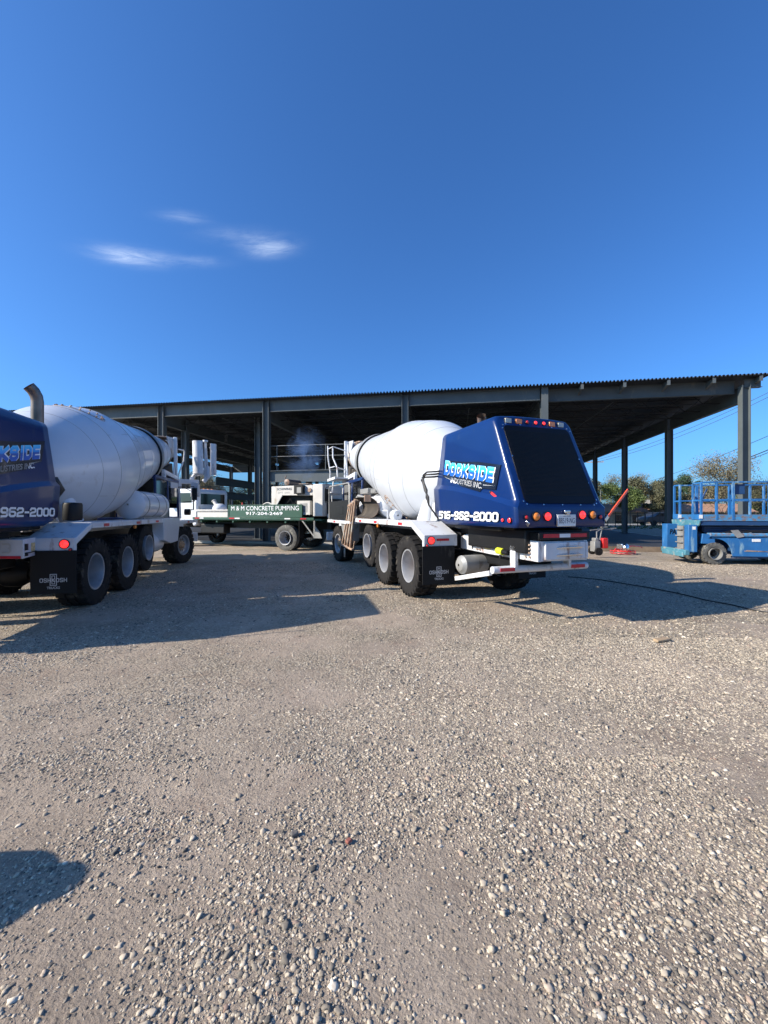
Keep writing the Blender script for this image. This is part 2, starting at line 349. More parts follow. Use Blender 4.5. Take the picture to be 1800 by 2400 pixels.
cr1.color_ramp.elements[0].position = .38; cr1.color_ramp.elements[0].color = (.315, .252, .195, 1)
cr1.color_ramp.elements[1].position = .60; cr1.color_ramp.elements[1].color = (.445, .36, .28, 1)
# per-stone colour
sepc = node(nt, 'ShaderNodeSeparateColor'); L_.new(vor.outputs['Color'], sepc.inputs[0])
cr2 = node(nt, 'ShaderNodeValToRGB'); L_.new(sepc.outputs[0], cr2.inputs[0])
cr2.color_ramp.elements[0].position = 0; cr2.color_ramp.elements[0].color = (.19, .158, .122, 1)
cr2.color_ramp.elements[1].position = 1; cr2.color_ramp.elements[1].color = (.49, .42, .325, 1)
e_ = cr2.color_ramp.elements.new(.5); e_.color = (.365, .305, .225, 1)
mxs = node(nt, 'ShaderNodeMix', data_type='RGBA'); mxs.inputs[0].default_value = .5
pm = node(nt, 'ShaderNodeTexNoise', i_Scale=.9, i_Detail=4.0); L_.new(tcn.outputs['Object'], pm.inputs['Vector'])
mr = node(nt, 'ShaderNodeMapRange'); L_.new(pm.outputs[0], mr.inputs[0]); mr.inputs['From Min'].default_value = .4; mr.inputs['From Max'].default_value = .6; mr.inputs['To Min'].default_value = .05; mr.inputs['To Max'].default_value = 1.0
sy0 = node(nt, 'ShaderNodeSeparateXYZ'); L_.new(tcn.outputs['Object'], sy0.inputs[0]); fy0 = node(nt, 'ShaderNodeMapRange'); L_.new(sy0.outputs[1], fy0.inputs[0]); fy0.inputs['From Min'].default_value = 2.2; fy0.inputs['From Max'].default_value = 5; fy0.inputs['To Min'].default_value = .12
mrm = node(nt, 'ShaderNodeMath', operation='MULTIPLY'); L_.new(mr.outputs[0], mrm.inputs[0]); L_.new(fy0.outputs[0], mrm.inputs[1])
L_.new(mrm.outputs[0], mxs.inputs[0]); L_.new(cr1.outputs[0], mxs.inputs[6]); L_.new(cr2.outputs[0], mxs.inputs[7])
mul = node(nt, 'ShaderNodeMix', data_type='RGBA', blend_type='MULTIPLY'); mul.inputs[0].default_value = .6
crf = node(nt, 'ShaderNodeValToRGB'); L_.new(fine.outputs[0], crf.inputs[0]); crf.color_ramp.elements[0].position = .25; crf.color_ramp.elements[0].color = (.45, .45, .45, 1); crf.color_ramp.elements[1].position = .62
L_.new(mxs.outputs[2], mul.inputs[6]); L_.new(crf.outputs[0], mul.inputs[7])
# damp brown patches
dn = node(nt, 'ShaderNodeTexNoise', i_Scale=1.6, i_Detail=8.0, i_Roughness=.7, i_Distortion=.4); L_.new(tcn.outputs['Object'], dn.inputs['Vector'])
dr = node(nt, 'ShaderNodeMapRange'); L_.new(dn.outputs[0], dr.inputs[0]); dr.inputs['From Min'].default_value = .55; dr.inputs['From Max'].default_value = .70; dr.inputs['To Max'].default_value = .65
dmx = node(nt, 'ShaderNodeMix', data_type='RGBA'); L_.new(dr.outputs[0], dmx.inputs[0]); L_.new(mul.outputs[2], dmx.inputs[6]); dmx.inputs[7].default_value = (.22, .155, .115, 1)
# grass verge beyond the lot
sepg = node(nt, 'ShaderNodeSeparateXYZ'); L_.new(tcn.outputs['Object'], sepg.inputs[0])
gr = node(nt, 'ShaderNodeMapRange'); L_.new(sepg.outputs[1], gr.inputs[0]); gr.inputs['From Min'].default_value = 49; gr.inputs['From Max'].default_value = 51
gmix = node(nt, 'ShaderNodeMix', data_type='RGBA'); L_.new(gr.outputs[0], gmix.inputs[0]); L_.new(dmx.outputs[2], gmix.inputs[6]); gmix.inputs[7].default_value = (.06, .085, .03, 1)
L_.new(gmix.outputs[2], bs.inputs['Base Color'])
def bump(h, s, d, prev=None):
    b = node(nt, 'ShaderNodeBump'); b.inputs['Strength'].default_value = s; b.inputs['Distance'].default_value = d; L_.new(h, b.inputs['Height'])
    if prev: L_.new(prev, b.inputs['Normal'])
    return b.outputs[0]
inv = node(nt, 'ShaderNodeMath', operation='SUBTRACT'); inv.inputs[0].default_value = 1; L_.new(vor.outputs['Distance'], inv.inputs[1])
inv2 = node(nt, 'ShaderNodeMath', operation='SUBTRACT'); inv2.inputs[0].default_value = 1; L_.new(vor2.outputs['Distance'], inv2.inputs[1])
b1 = bump(inv.outputs[0], .5, .022); L_.new(mrm.outputs[0], b1.node.inputs['Strength']); b2 = bump(inv2.outputs[0], .55, .008, b1); mid = node(nt, 'ShaderNodeTexNoise', i_Scale=9.0, i_Detail=8.0, i_Roughness=.72); L_.new(tcn.outputs['Object'], mid.inputs['Vector']); b25 = bump(mid.outputs[0], .6, .05, b2); b3 = bump(fine.outputs[0], .95, .014, b25)
L_.new(b3, bs.inputs['Normal'])
gme = gridmesh('ground', xs, ys, ground_z); gme.materials.append(gmx)
ground = bpy.data.objects.new('ground', gme); C.objects.link(ground); tag(ground, kind='structure')

# stones scattered on the ground, thinning away from the camera
import bmesh
def ico(sub):
    bm = bmesh.new(); bmesh.ops.create_icosphere(bm, subdivisions=sub, radius=1); bm.verts.ensure_lookup_table()
    v = np.array([x.co[:] for x in bm.verts]); f = np.array([[q.index for q in p.verts] for p in bm.faces]); bm.free(); return v, f
BL = [(1.09, 2.34, .75, 1.1), (.95, 1.42, .36, 1.2), (-.5, 1.36, .32, .9), (-1.29, 2.09, .26, .8), (-1.74, 3.38, .5, .8), (.39, 3.9, 1.0, .9), (2.5, 3.4, 1.0, .8), (1.7, 1.7, .3, .8), (3, 6, 2, .6), (-.3, 2.9, .35, .7),
      (.2, 1.62, .30, -1.3), (1.3, 3.5, .35, -.7), (-2.7, 3.9, 1.1, -.9), (-.65, 2.45, .28, -.5), (-1.1, 1.52, .3, -.9), (.35, 2.1, .25, -.8), (2.3, 2.6, .35, -.7), (-1, 5.2, 1.4, -.8)]
def patch(x, y):
    d = .30 + 1.1 * fbm(x, y, 5, 1.1, 3) + .45 * fbm(x, y, 9, 4.5, 3)
    for bx, by, r, a in BL: d = d + a * np.exp(-((x - bx) ** 2 + (y - by) ** 2) / r ** 2)
    for k_ in (2.5, 3.6): d = d - .5 * np.exp(-((y - k_ - .28 * x + .15 * np.sin(x * .6)) / .16) ** 2)
    return d
def density(x, y): return .09 + .9 * sm(-.35, 1.25, patch(x, y) + .5 * fbm(x, y, 21, 11, 2))
def stones(name, n, y0, y1, sub, med, sig, seed, cap):
    r = np.random.RandomState(seed); N = int(n * 3.2)
    y = np.sqrt(r.rand(N) * (y1 ** 2 - y0 ** 2) + y0 ** 2); x = (r.rand(N) * 2 - 1) * (1.02 * y + .5)
    k = r.rand(N) < (density(x, y) if name != 'd' else .35 + .5 * density(x, y)); x, y = x[k][:n], y[k][:n]; n = len(x)
    V, Fc = ico(sub); nv = len(V)
    sh = V[None] * (1 + .22 * r.randn(7, nv, 1))
    s = np.minimum(np.exp(np.log(med) + sig * r.randn(n)), cap)
    base = sh[r.randint(0, 7, n)] * (np.stack([np.ones(n), .5 + .45 * r.rand(n), .30 + .24 * r.rand(n)], 1)[:, None]) * s[:, None, None]
    t = r.randn(n) * .3; a = r.rand(n) * 6.283
    c_, s_ = np.cos(t)[:, None], np.sin(t)[:, None]; X0 = base[..., 0] * c_ + base[..., 2] * s_; Z0 = -base[..., 0] * s_ + base[..., 2] * c_; Y0 = base[..., 1]
    c_, s_ = np.cos(a)[:, None], np.sin(a)[:, None]
    co = np.stack([X0 * c_ - Y0 * s_ + x[:, None], X0 * s_ + Y0 * c_ + y[:, None], Z0 + (ground_z(x, y) + s * .05)[:, None]], -1).reshape(-1, 3)
    fc = (Fc[None] + (np.arange(n) * nv)[:, None, None]).reshape(-1, 3)
    return co, fc
parts_ = [stones('a', 42000, 1.0, 2.7, 2, .0050, .46, 11, .021), stones('b', 85000, 2.6, 5.2, 1, .0062, .45, 12, .022), stones('c', 90000, 5.1, 13, 1, .0092, .4, 13, .024), stones('d', 34000, 1.0, 3.4, 1, .0034, .35, 14, .008), stones('e', 34, 1.3, 9, 2, .018, .2, 15, .034)]
off = 0; CO = []; FC = []
for co, fc in parts_: CO.append(co); FC.append(fc + off); off += len(co)
sme = rawmesh('gravel', np.vstack(CO), np.vstack(FC)); sme.polygons.foreach_set('use_smooth', np.concatenate([np.full(len(p_[1]), k_ in (0, 4)) for k_, p_ in enumerate(parts_)]))
sm_ = bpy.data.materials.new('gravel_stones'); sm_.use_nodes = True; n2, l2 = sm_.node_tree.nodes, sm_.node_tree.links
g2 = n2.new('ShaderNodeNewGeometry'); c2 = n2.new('ShaderNodeValToRGB'); l2.new(g2.outputs['Random Per Island'], c2.inputs[0])
c2.color_ramp.elements[0].position = 0; c2.color_ramp.elements[0].color = (.075, .068, .058, 1); c2.color_ramp.elements[1].position = 1; c2.color_ramp.elements[1].color = (.62, .54, .43, 1)
for p_, c_ in ((.15, (.175, .15, .12, 1)), (.45, (.345, .29, .218, 1)), (.88, (.47, .395, .30, 1)), (.90, (.30, .20, .15, 1)), (.925, (.50, .43, .33, 1))):
    e_ = c2.color_ramp.elements.new(p_); e_.color = c_
t2 = n2.new('ShaderNodeTexCoord'); z2 = n2.new('ShaderNodeTexNoise'); z2.inputs['Scale'].default_value = 90; z2.inputs['Detail'].default_value = 3; l2.new(t2.outputs['Object'], z2.inputs['Vector'])
m2 = n2.new('ShaderNodeMix'); m2.data_type = 'RGBA'; m2.blend_type = 'OVERLAY'; m2.inputs[0].default_value = .45; l2.new(c2.outputs[0], m2.inputs[6]); l2.new(z2.outputs[0], m2.inputs[7])
b2_ = n2['Principled BSDF']; b2_.inputs['Roughness'].default_value = .88; l2.new(m2.outputs[2], b2_.inputs['Base Color'])
bu = n2.new('ShaderNodeBump'); bu.inputs['Strength'].default_value = .4; bu.inputs['Distance'].default_value = .003; l2.new(z2.outputs[0], bu.inputs['Height']); l2.new(bu.outputs[0], b2_.inputs['Normal'])
sme.materials.append(sm_)
gv = bpy.data.objects.new('gravel', sme); C.objects.link(gv); tag(gv, 'loose grey and tan gravel stones covering the yard', 'gravel', kind='stuff')

# ------------------------------------------------------------------ wheels
def tyre_mb(r, w, blocks=26, chunky=True):
    m = MB(); h = w / 2; ri = r * .53
    prof = [(-h * .72, ri), (-h * .95, ri + (r - ri) * .18), (-h, ri + (r - ri) * .5), (-h * .97, ri + (r - ri) * .78), (-h * .88, r * .965), (-h * .6, r * .975), (h * .6, r * .975), (h * .88, r * .965), (h * .97, ri + (r - ri) * .78), (h, ri + (r - ri) * .5), (h * .95, ri + (r - ri) * .18), (h * .72, ri), (0, ri * .98), (-h * .72, ri)]
    m.lathe(prof, n=48)
    for i in range(blocks):
        for k, (cx, wd, off) in enumerate(((-h * .66, h * .60, 0), (0, h * .46, .5), (h * .66, h * .60, 1.0)) if chunky else ((-h * .6, h * .5, 0), (0, h * .45, 0), (h * .6, h * .5, 0))):
            a = 2 * math.pi * (i + off * .5) / blocks; L = 2 * math.pi * r / blocks * (.78 if chunky else .92)
            ro = Matrix.Rotation(a, 3, 'X') @ Matrix.Rotation((.28 if k == 1 else (-.16 if k == 0 else .16)) if chunky else 0, 3, 'Z')
            c = Matrix.Rotation(a, 3, 'X') @ Vector((cx, 0, r * .985))
            m.box(c, (wd, L, r * .045), 0, ro)
            if chunky and k != 1:      # shoulder lug running down the sidewall
                c = Matrix.Rotation(a, 3, 'X') @ Vector((math.copysign(h * .93, cx), 0, r * .935)); m.box(c, (h * .10, L * .8, r * .11), 0, ro)
    return m
def rim_mb(r, deep, front=False):
    """outer side faces +x"""
    m = MB(); q = r * .53; f = deep
    m.lathe([(-.19, q * 1.0), (.155, q * .99), (.175, q * 1.06), (.185, q * 1.05), (.180, q * .97), (.13, q * .93), (.05, q * .89), (f, q * .86), (f - .012, q * .80), (f - .03, q * .45), (f - .02, q * .2), (f - .02, 0.001)], n=40)
    for i in range(10):
        a = 2 * math.pi * i / 10
        m.lathe([(f - .028, .0), (f - .022, .022), (f - .016, .034)], axis((0, math.cos(a) * q * .64, math.sin(a) * q * .64), (1, 0, 0)) if 0 else Matrix.Translation((0.004, math.cos(a) * q * .64, math.sin(a) * q * .64)), n=8, mi=1)
    return m
def hub_mb(r, deep):
    m = MB(); q = r * .53
    m.lathe([(deep - .03, q * .42), (deep + .01, q * .42), (deep + .03, q * .34), (deep + .055, q * .30), (deep + .07, q * .22), (deep + .075, 0.001)], n=20)
    for i in range(10):
        a = 2 * math.pi * i / 10; m.tube([(deep - .03, math.cos(a) * q * .52, math.sin(a) * q * .52), (deep + .02, math.cos(a) * q * .52, math.sin(a) * q * .52)], .013, 6)
    return m
def wheel(parent, x, y, z, r, w, side, deep, steer=0, chunky=True, rimm='rim', rub='rubber', hubm='hub'):
    e = empty('wheel', (x, y, z), (0 if side > 0 else math.pi) + steer, parent)
    key = (r, w, deep, chunky, rimm, rub, hubm)
    if key not in wheel.cache:
        a = tyre_mb(r, w, 26 if chunky else 40, chunky).build('tyre', rub, e, 38); b = rim_mb(r, deep).build('rim', [rimm, 'black'], e, 40); c = hub_mb(r, deep).build('hub', hubm, e, 35)
        wheel.cache[key] = (a.data, b.data, c.data)
    else:
        for nm, d in zip(('tyre', 'rim', 'hub'), wheel.cache[key]):
            o = bpy.data.objects.new(nm, d); C.objects.link(o); o.parent = e
    return e
wheel.cache = {}
def disc_lamp(name, parent, p, d, r, m, thick=.02):
    mb = MB(); A = axis(p, d)
    mb.lathe([(-.004, r * 1.22), (.012, r * 1.22), (.014, r * 1.02)], A, 24, 1); mb.lathe([(.010, r * 1.02), (.014 + thick * .6, r * .8), (.014 + thick, r * .4), (.015 + thick, .001)], A, 24, 0)
    return mb.build(name, [m, 'black'], parent, 50)
def sq_lamp(name, parent, p, w, h, m, d=.02):
    mb = MB(); mb.box(p, (w, d, h), 1); mb.box((p[0], p[1] - .008, p[2]), (w * .86, d, h * .82), 0)
    return mb.build(name, [m, 'black'], parent, 40, .006)

# ------------------------------------------------------------------ front-discharge concrete mixer truck
def make_mixer():
    T = empty('mixer_truck')
    # --- wheels (third axle is a raised lift axle)
    for s in (-1, 1):
        wheel(T, s * 1.01, 0, .56, .56, .42, s, -.12); wheel(T, s * 1.01, 1.37, .56, .56, .42, s, -.12)
        wheel(T, s * 1.02, 2.62, .74, .53, .30, s, -.08, chunky=False)
        wheel(T, s * 1.01, 5.86, .56, .56, .40, s, .10, steer=0)
    # --- chassis
    m = MB()
    for s in (-1, 1): m.bb(s * .34, s * .42, -.62, 7.1, .92, 1.2)
    for y in (-.4, .7, 2, 3.4, 4.6, 5.9, 6.9): m.bb(-.34, .34, y - .05, y + .05, .95, 1.15)
    m.build('chassis_rail', 'black', T, bevel=.006)
    for y, z, r in ((0, .56, .11), (1.37, .56, .11), (5.86, .56, .09), (2.62, .74, .07)):
        m = MB(); m.tube([(-.9, y, z), (-.3, y, z), (.3, y, z), (.9, y, z)], [r, r, r, r], 12)
        m.lathe([(-.26, .02), (-.24, .14), (-.1, .22), (.1, .22), (.24, .14), (.26, .02)], Matrix.Translation((0, y, z)), 18)
        for s in (-1, 1): m.bb(s * .5 - .05, s * .5 + .05, y - .45, y + .45, z + .1, z + .17)
        m.build('axle', 'black', T, 35)
    # --- rear frame box with the step handles
    m = MB()
    for s in (-1, 1):
        m.prism([(-2.655, 1.18), (-2.655, .90), (-1.55, .90), (-.62, .92), (-.62, 1.13), (-.8, 1.18)], 'x', s * .36, s * .42)
    m.bb(-.40, .40, -2.655, -2.60, .905, 1.175)
    m.build('rear_frame', 'whiter', T, bevel=.008)
    m = MB(); m.bb(-.325, .36, -2.69, -2.658, .925, 1.16); m.bb(.372, .41, -2.685, -2.658, .93, 1.16); m.build('rear_panel', 'whiter', T, bevel=.01)
    for z in (1.085, .985):
        m = MB(); m.add([(-.14, -2.69, z), (-.10, -2.76, z + .012), (.24, -2.76, z + .012), (.28, -2.69, z), (-.14, -2.69, z - .012), (-.10, -2.755, z), (.24, -2.755, z), (.28, -2.69, z - .012), (-.1, -2.69, z + .03), (.24, -2.69, z + .03)],
                        [(0, 1, 2, 3), (4, 7, 6, 5), (0, 4, 5, 1), (1, 5, 6, 2), (2, 6, 7, 3), (0, 8, 9, 3)]); m.build('step', 'chrome', T)
    m = MB()
    for r_ in range(4):
        for c in range(2): m.tube([(-.42, -2.42 - c * .09, .955 + r_ * .055), (-.452, -2.42 - c * .09, .955 + r_ * .055)], .013, 6)
    for y in (-1.15, -1.24):
        for z in (.95, 1.13): m.tube([(-.42, y, z), (-.445, y, z)], .013, 6); m.tube([(-.42, y - .03, z), (-.445, y - .03, z)], .013, 6)
    split(m, 'bolt', 'rusty', T)
    m = MB(); m.box((-.428, -1.48, 1.03), (.006, .16, .12)); m.build('warning_sticker', 'sticker', T)
    m = MB(); m.tube([(-.50, -1.86, .99), (-.50, -2.0, .98)], .05, 12); m.tube([(-.50, -2.0, .98), (-.50, -2.12, .975)], .036, 10, 1); m.tube([(-.5, -1.93, .93), (-.5, -1.93, .88)], .022, 8, 1)
    m.tube([(-.46, -1.8, 1.0), (-.5, -1.86, .99)], .03, 8, 1); m.build('valve', ['yellow', 'black'], T)
    m = MB(); rr = random.Random(3)
    for k in range(9):
        y = -1.75 - rr.random() * .35; m.tube([(-.44, y, 1.2 + rr.random() * .08), (-.46 - rr.random() * .04, y + rr.uniform(-.08, .08), 1.1), (-.47, y + rr.uniform(-.1, .1), 1.02), (-.5, -1.9 + rr.uniform(-.08, .1), .99)], .010, 6)
    m.tube([(-.43, -1.0, 1.25), (-.44, -1.03, 1.1), (-.43, -1.02, .94)], .008, 5)
    split(m, 'air_line', 'hose', T)
    m = MB(); m.prism([(-.62, 1.335), (-2.67, 1.295), (-2.67, 1.19), (-.62, 1.2)], 'x', -.425, .425); m.bb(-.43, .43, -2.69, -2.655, 1.195, 1.30); m.build('rear_crossbar', 'black', T, bevel=.01)
    m = MB(); m.bb(-.36, -.1, -2.698, -2.691, 1.225, 1.275, 0); m.bb(-.097, .085, -2.698, -2.691, 1.225, 1.275, 1); m.bb(.088, .37, -2.698, -2.691, 1.225, 1.275, 0); split(m, 'reflective_tape', ['reflr', 'reflw'], T)
    # underride pipe
    m = MB(); m.tube([(-.84, -2.22, .755), (.84, -2.22, .755)], .052, 16); m.prism([(-2.16, 1.09), (-2.28, 1.09), (-2.28, .76), (-2.22, .70), (-2.16, .74)], 'x', -.50, -.45); m.prism([(-2.16, 1.0), (-2.28, 1.0), (-2.28, .76), (-2.22, .70), (-2.16, .74)], 'x', .45, .50)
    m.build('underride_bar', 'whiter', T, bevel=.004)
    m = MB(); m.bb(-.74, -.50, -2.279, -2.272, .735, .785); m.bb(.50, .76, -2.279, -2.272, .735, .785); split(m, 'reflective_tape', 'reflr', T)
    m = MB(); m.bar((-.70, -.95, .44), (-.80, -2.12, .70), .05, .07); m.build('side_rail', 'whiter', T, bevel=.005)
    m = MB(); m.lathe([(-.28, .02), (-.27, .1), (-.22, .155), (.22, .155), (.27, .1), (.28, .02)], axis((-.5, -1.15, .70), (1, .1, 0)), 20); m.build('air_tank', 'grey', T, 35)
    m = MB(); m.bb(-.3, .3, -2.1, -.5, .72, .9);  m.tube([(0, -1.0, .7), (0, 1.2, .62)], .06, 8); m.build('transmission', 'black', T, bevel=.02)
    # --- rear fenders, lamps and flaps
    for s in (-1, 1):
        m = MB()
        for a, b in (((.62, -.20), (.62, -.79)),):
            m.add([(s * .60, -.22, 1.40), (s * 1.23, -.25, 1.40), (s * 1.23, -.78, 1.165), (s * .60, -.80, 1.185), (s * .60, -.22, 1.385), (s * 1.23, -.25, 1.385), (s * 1.23, -.78, 1.15), (s * .60, -.80, 1.17)],
                  [(0, 1, 2, 3), (4, 7, 6, 5), (0, 4, 5, 1), (1, 5, 6, 2), (2, 6, 7, 3), (3, 7, 4, 0)])
        m.bb(s * .60, s * 1.23, -.812, -.782, .985, 1.18)
        m.prism([(-.25, 1.385), (-.785, 1.15), (-.785, .90), (-.74, .90), (-.74, 1.08), (-.27, 1.29)], 'x', s * 1.205, s * 1.232)
        m.build('rear_fender', 'whiter', T, bevel=.006)
        disc_lamp('tail_light', T, (s * 1.10, -.813, 1.085), (0, -1, 0), .06, 'lensro')
        disc_lamp('marker_light', T, (s * 1.18, -.813, 1.00), (0, -1, 0), .022, 'lensr')
        if s < 0:
            m = MB(); m.bb(-1.0, -.76, -.818, -.813, 1.075, 1.115); split(m, 'reflective_tape', 'reflr', T)
        m = MB(); m.bb(s * .66, s * 1.27, -.835, -.82, .34, .99); fl = m.build('mudflap', 'flap', T, bevel=.004)
        V, F, w = letters('OSHKOSH', .17, .30); sx = .36 / w
        m = MB(); m.add(place(V, (s * .965 - .18, -.838, .515), (1, 0, 0), (0, 0, 1), sx, .062), F)
        bx = [([(0, 0), (.5, 0), (.5, 1), (0, 1)], 1), ([(.14, .14), (.36, .14), (.36, .42), (.14, .42)], 1), ([(.14, .56), (.36, .56), (.36, .86), (.14, .86)], 1)]
        for j, (g, c) in enumerate(bx):
            vs, fs = stroke(g, c, .05 if j else .06, 0); m.add(place(vs, (s * .965 - .042, -.8395 - j * .0005, .47), (1, 0, 0), (0, 0, 1), .168, .165), fs)
        vs, fs = font_mesh('TRUCKS', .02); m.add(place(vs, (s * .965 - .085, -.838, .415), (1, 0, 0), (0, 0, 1), .17, .036), fs)
        m.build('flap_logo', 'logo', fl)
        # side deck
        m = MB(); m.bb(s * .66, s * 1.225, -.25, 3.58, 1.375, 1.40); m.bb(s * 1.20, s * 1.228, -.24, 3.58, 1.30, 1.385); m.bb(s * .66, s * .70, -.25, 3.58, 1.2, 1.375)
        m.build('side_deck', 'whiter', T, bevel=.004)
        m = MB()
        for y in (.2, 1.75, 3.0): m.bb(s * 1.229, s * 1.234, y, y + .2, 1.318, 1.368)
        split(m, 'reflective_tape', 'reflr', T)
        m = MB(); m.bb(s * 1.17, s * 1.215, 1.72, 1.80, 1.22, 1.29); m.build('side_marker', 'lensa', T, bevel=.01)
        # water tank
        m = MB(); m.lathe([(0, .02), (.03, .2), (.09, .30), (.12, .33), (1.95, .33), (1.98, .30), (2.04, .2), (2.07, .02)], axis((s * (.86 if s > 0 else .60), 2.3, 1.74), (0, 1, 0)), 32)
        m.build('water_tank', 'white', T, 30)
        m = MB()
        for y in (2.7, 3.4, 4.0): m.lathe([(-.02, .331), (-.02, .336), (.02, .336), (.02, .331)], axis((s * (.86 if s > 0 else .60), y, 1.74), (0, 1, 0)), 32)
        m.bb(s * .66, s * 1.1, 2.6, 4.1, 1.38, 1.45); m.build('tank_strap', 'grey', T)
        m = MB(); m.lathe([(0, .02), (.03, .2), (.06, .27), (.95 if s > 0 else .5, .27), (.98 if s > 0 else .53, .2), (1.01 if s > 0 else .56, .02)], axis((s * (.84 if s > 0 else .6), 3.15, .78), (0, 1, 0)), 28); m.build('fuel_tank', 'white' if s > 0 else 'black', T, 30)
        # fender box behind the front wheel, front platform
        m = MB(); m.prism([(3.62, 1.40), (5.12, 1.40), (5.16, 1.25), (4.98, .74), (4.3, .72), (3.66, .84)], 'x', s * .95, s * 1.225) if s > 0 else m.prism([(4.1, 1.30), (5.5, 1.30), (5.3, 1.0), (4.95, .70), (4.5, .62), (4.15, .75)], 'x', s * .95, s * 1.18)
        m.build('wheel_guard', 'white' if s > 0 else 'grey', T, bevel=.015)
        m = MB(); m.bb(s * .6, s * 1.23, 4.1 if s < 0 else 5.12, 7.28, 1.235, 1.31); m.bb(s * 1.19, s * 1.232, 4.6 if s < 0 else 5.12, 7.28, 1.215, 1.30)
        m.build('front_platform', 'white', T, bevel=.006)
        m = MB(); m.bb(s * 1.233, s * 1.238, 6.05, 6.25, 1.235, 1.285); split(m, 'reflective_tape', 'reflr', T)
    # --- engine hood
    def wz(z, belt):
        if z <= belt: return .775 + .015 * min(1, (z - 1.36) / .3)
        if z <= belt + .075: return .79 - .055 * (z - belt) / .075
        return .735 - (z - belt - .075) * .035 / max(.2, 2.85 - belt)
    def yr(z): return -2.66 if z < 1.62 else -2.66 + (z - 1.62) * .465
    def yf(z): return -.72 + (z - 1.36) / .12 * .38 if z < 1.48 else -.34 + .05 * min(1, (z - 1.48) / .2) - .20 * max(0, z - 2.0)
    us = [0, .1, .2, .3, .4, .5, .6, .7, .8, .9, .955, .98, .993, 1.0]
    rows = None; V = []; ring = 0
    for u in us:
        belt = 1.99 - .36 * u ** 1.5; ins = 0 if u < .95 else {.955: .002, .98: .010, .993: .026, 1.0: .05}[u]
        zs = [1.36, 1.44, 1.50, belt - .05, belt, belt + .075, belt + .11, 2.30, 2.55, 2.78]
        half = [(wz(z, belt) - ins, z) for z in zs]; wt = half[-1][0]
        tz = 2.86 - ins * .6
        for k in range(1, 7):
            a = k / 6 * math.pi / 2; half.append((wt - .10 * (1 - math.cos(a)), tz + .12 * math.sin(a)))
        half += [(wt * .5, tz + .135), (0, tz + .14)]
        pts = [(-w, z) for w, z in half] + [(w, z) for w, z in half[-2::-1]]
        ring = len(pts)
        for w, z in pts:
            zz = min(z, 2.93); V.append((w, yf(zz) + (yr(zz) - yf(zz)) * u - (.012 if u == 1 else 0) * 0, z))
    F = [(i * ring + j, i * ring + j + 1, (i + 1) * ring + j + 1, (i + 1) * ring + j) for i in range(len(us) - 1) for j in range(ring - 1)]
    b0 = (len(us) - 1) * ring
    F += [(b0 + j, b0 + j + 1, b0 + ring - 2 - j, b0 + ring - 1 - j) for j in range(ring // 2)]
    m = MB(); m.add(V, [f[::-1] for f in F]); hood = m.build('hood', 'navy', T, 28)
    hood.modifiers.new('solid', 'SOLIDIFY').thickness = .018; hood.modifiers['solid'].offset = -1
    # rear screen with louvres
    zb, zt = 1.69, 2.83
    def ys(z): return yr(z) - .005
    def rr4(z, x): return (x, ys(z) - .010, z)
    m = MB(); ol = []
    wb, wt = .60, .585; cr = .07
    for cx, cz, a0 in ((wb - cr, zb + cr, -90), (wt - cr, zt - cr, 0), (-(wt - cr), zt - cr, 90), (-(wb - cr), zb + cr, 180)):
        for k in range(5): a = R_(a0 + k * 22.5); ol.append((cx + cr * math.cos(a), cz + cr * math.sin(a)))
    k = len(ol); vs = [(x, ys(z) - .014, z) for x, z in ol] + [(x, ys(z) + .004, z) for x, z in ol]
    m.add(vs, [tuple(range(k))[::-1]] + [(i, (i + 1) % k, (i + 1) % k + k, i + k) for i in range(k)]); scr = m.build('rear_screen', 'grille', T)
    m = MB()
    for i in range(52):
        z = 1.80 + i * .0185; w = wb + (wt - wb) * (z - zb) / (zt - zb) - .03; m.box((0, ys(z) - .0155, z), (2 * w, .004, .006))
    m.build('louvre', 'black', scr)
    m = MB()
    for x, z in ol[::2] + [(0, zb), (-.3, zb), (.3, zb), (-.57, 2.0), (.57, 2.0), (-.56, 2.35), (.56, 2.35), (-.27, zt), (.27, zt)]:
        q = 1.05; m.lathe([(0, .012), (.006, .011), (.009, .001)], axis((x * q, ys(z) - .006, (z - 2.25) * 1.035 + 2.25), (0, -1, .45)), 8)
    split(m, 'screw', 'chrome', T)
    # header lamps
    hy = yr(2.90) - .004
    for x, kind in ((-.47, 'w'), (-.285, 'a'), (-.135, 'r'), (.015, 'rr'), (.165, 'rr'), (.32, 'a'), (.485, 'w')):
        if kind in 'wa': sq_lamp('work_light' if kind == 'w' else 'turn_signal', T, (x, hy, 2.905), .125, .085, 'lensw' if kind == 'w' else 'lensa')
        else: disc_lamp('marker_light', T, (x, hy, 2.905), (0, -1, .25), .026, 'lensro' if kind == 'rr' else 'lensr', .015)
    for x, mm, nm in ((-.46, 'lensa', 'turn_signal'), (-.275, 'lensro', 'brake_light'), (.315, 'lensro', 'brake_light'), (.50, 'lensa', 'turn_signal')):
        disc_lamp(nm, T, (x, -2.668, 1.51 + (.02 if x > 0 else 0)), (0, -1, 0), .054, mm)
    for x in (-.62, .64): disc_lamp('marker_light', T, (x, -2.668, 1.50), (0, -1, 0), .026, 'lensr', .015)
    for s in (-1, 1):
        disc_lamp('marker_light', T, (s * .785, -2.40, 1.46), (s, 0, 0), .022, 'lensro', .012); disc_lamp('marker_light', T, (s * .785, -2.55, 1.46), (s, 0, 0), .032, 'lensro', .012)
    # licence plate
    m = MB(); m.box((.03, -2.69, 1.455), (.305, .006, .152), 0); m.box((.03, -2.68, 1.455), (.32, .008, .165), 1); pl = m.build('licence_plate', ['plate', 'chrome'], T, bevel=.004)
    V_, F_, w_ = [], [], 0
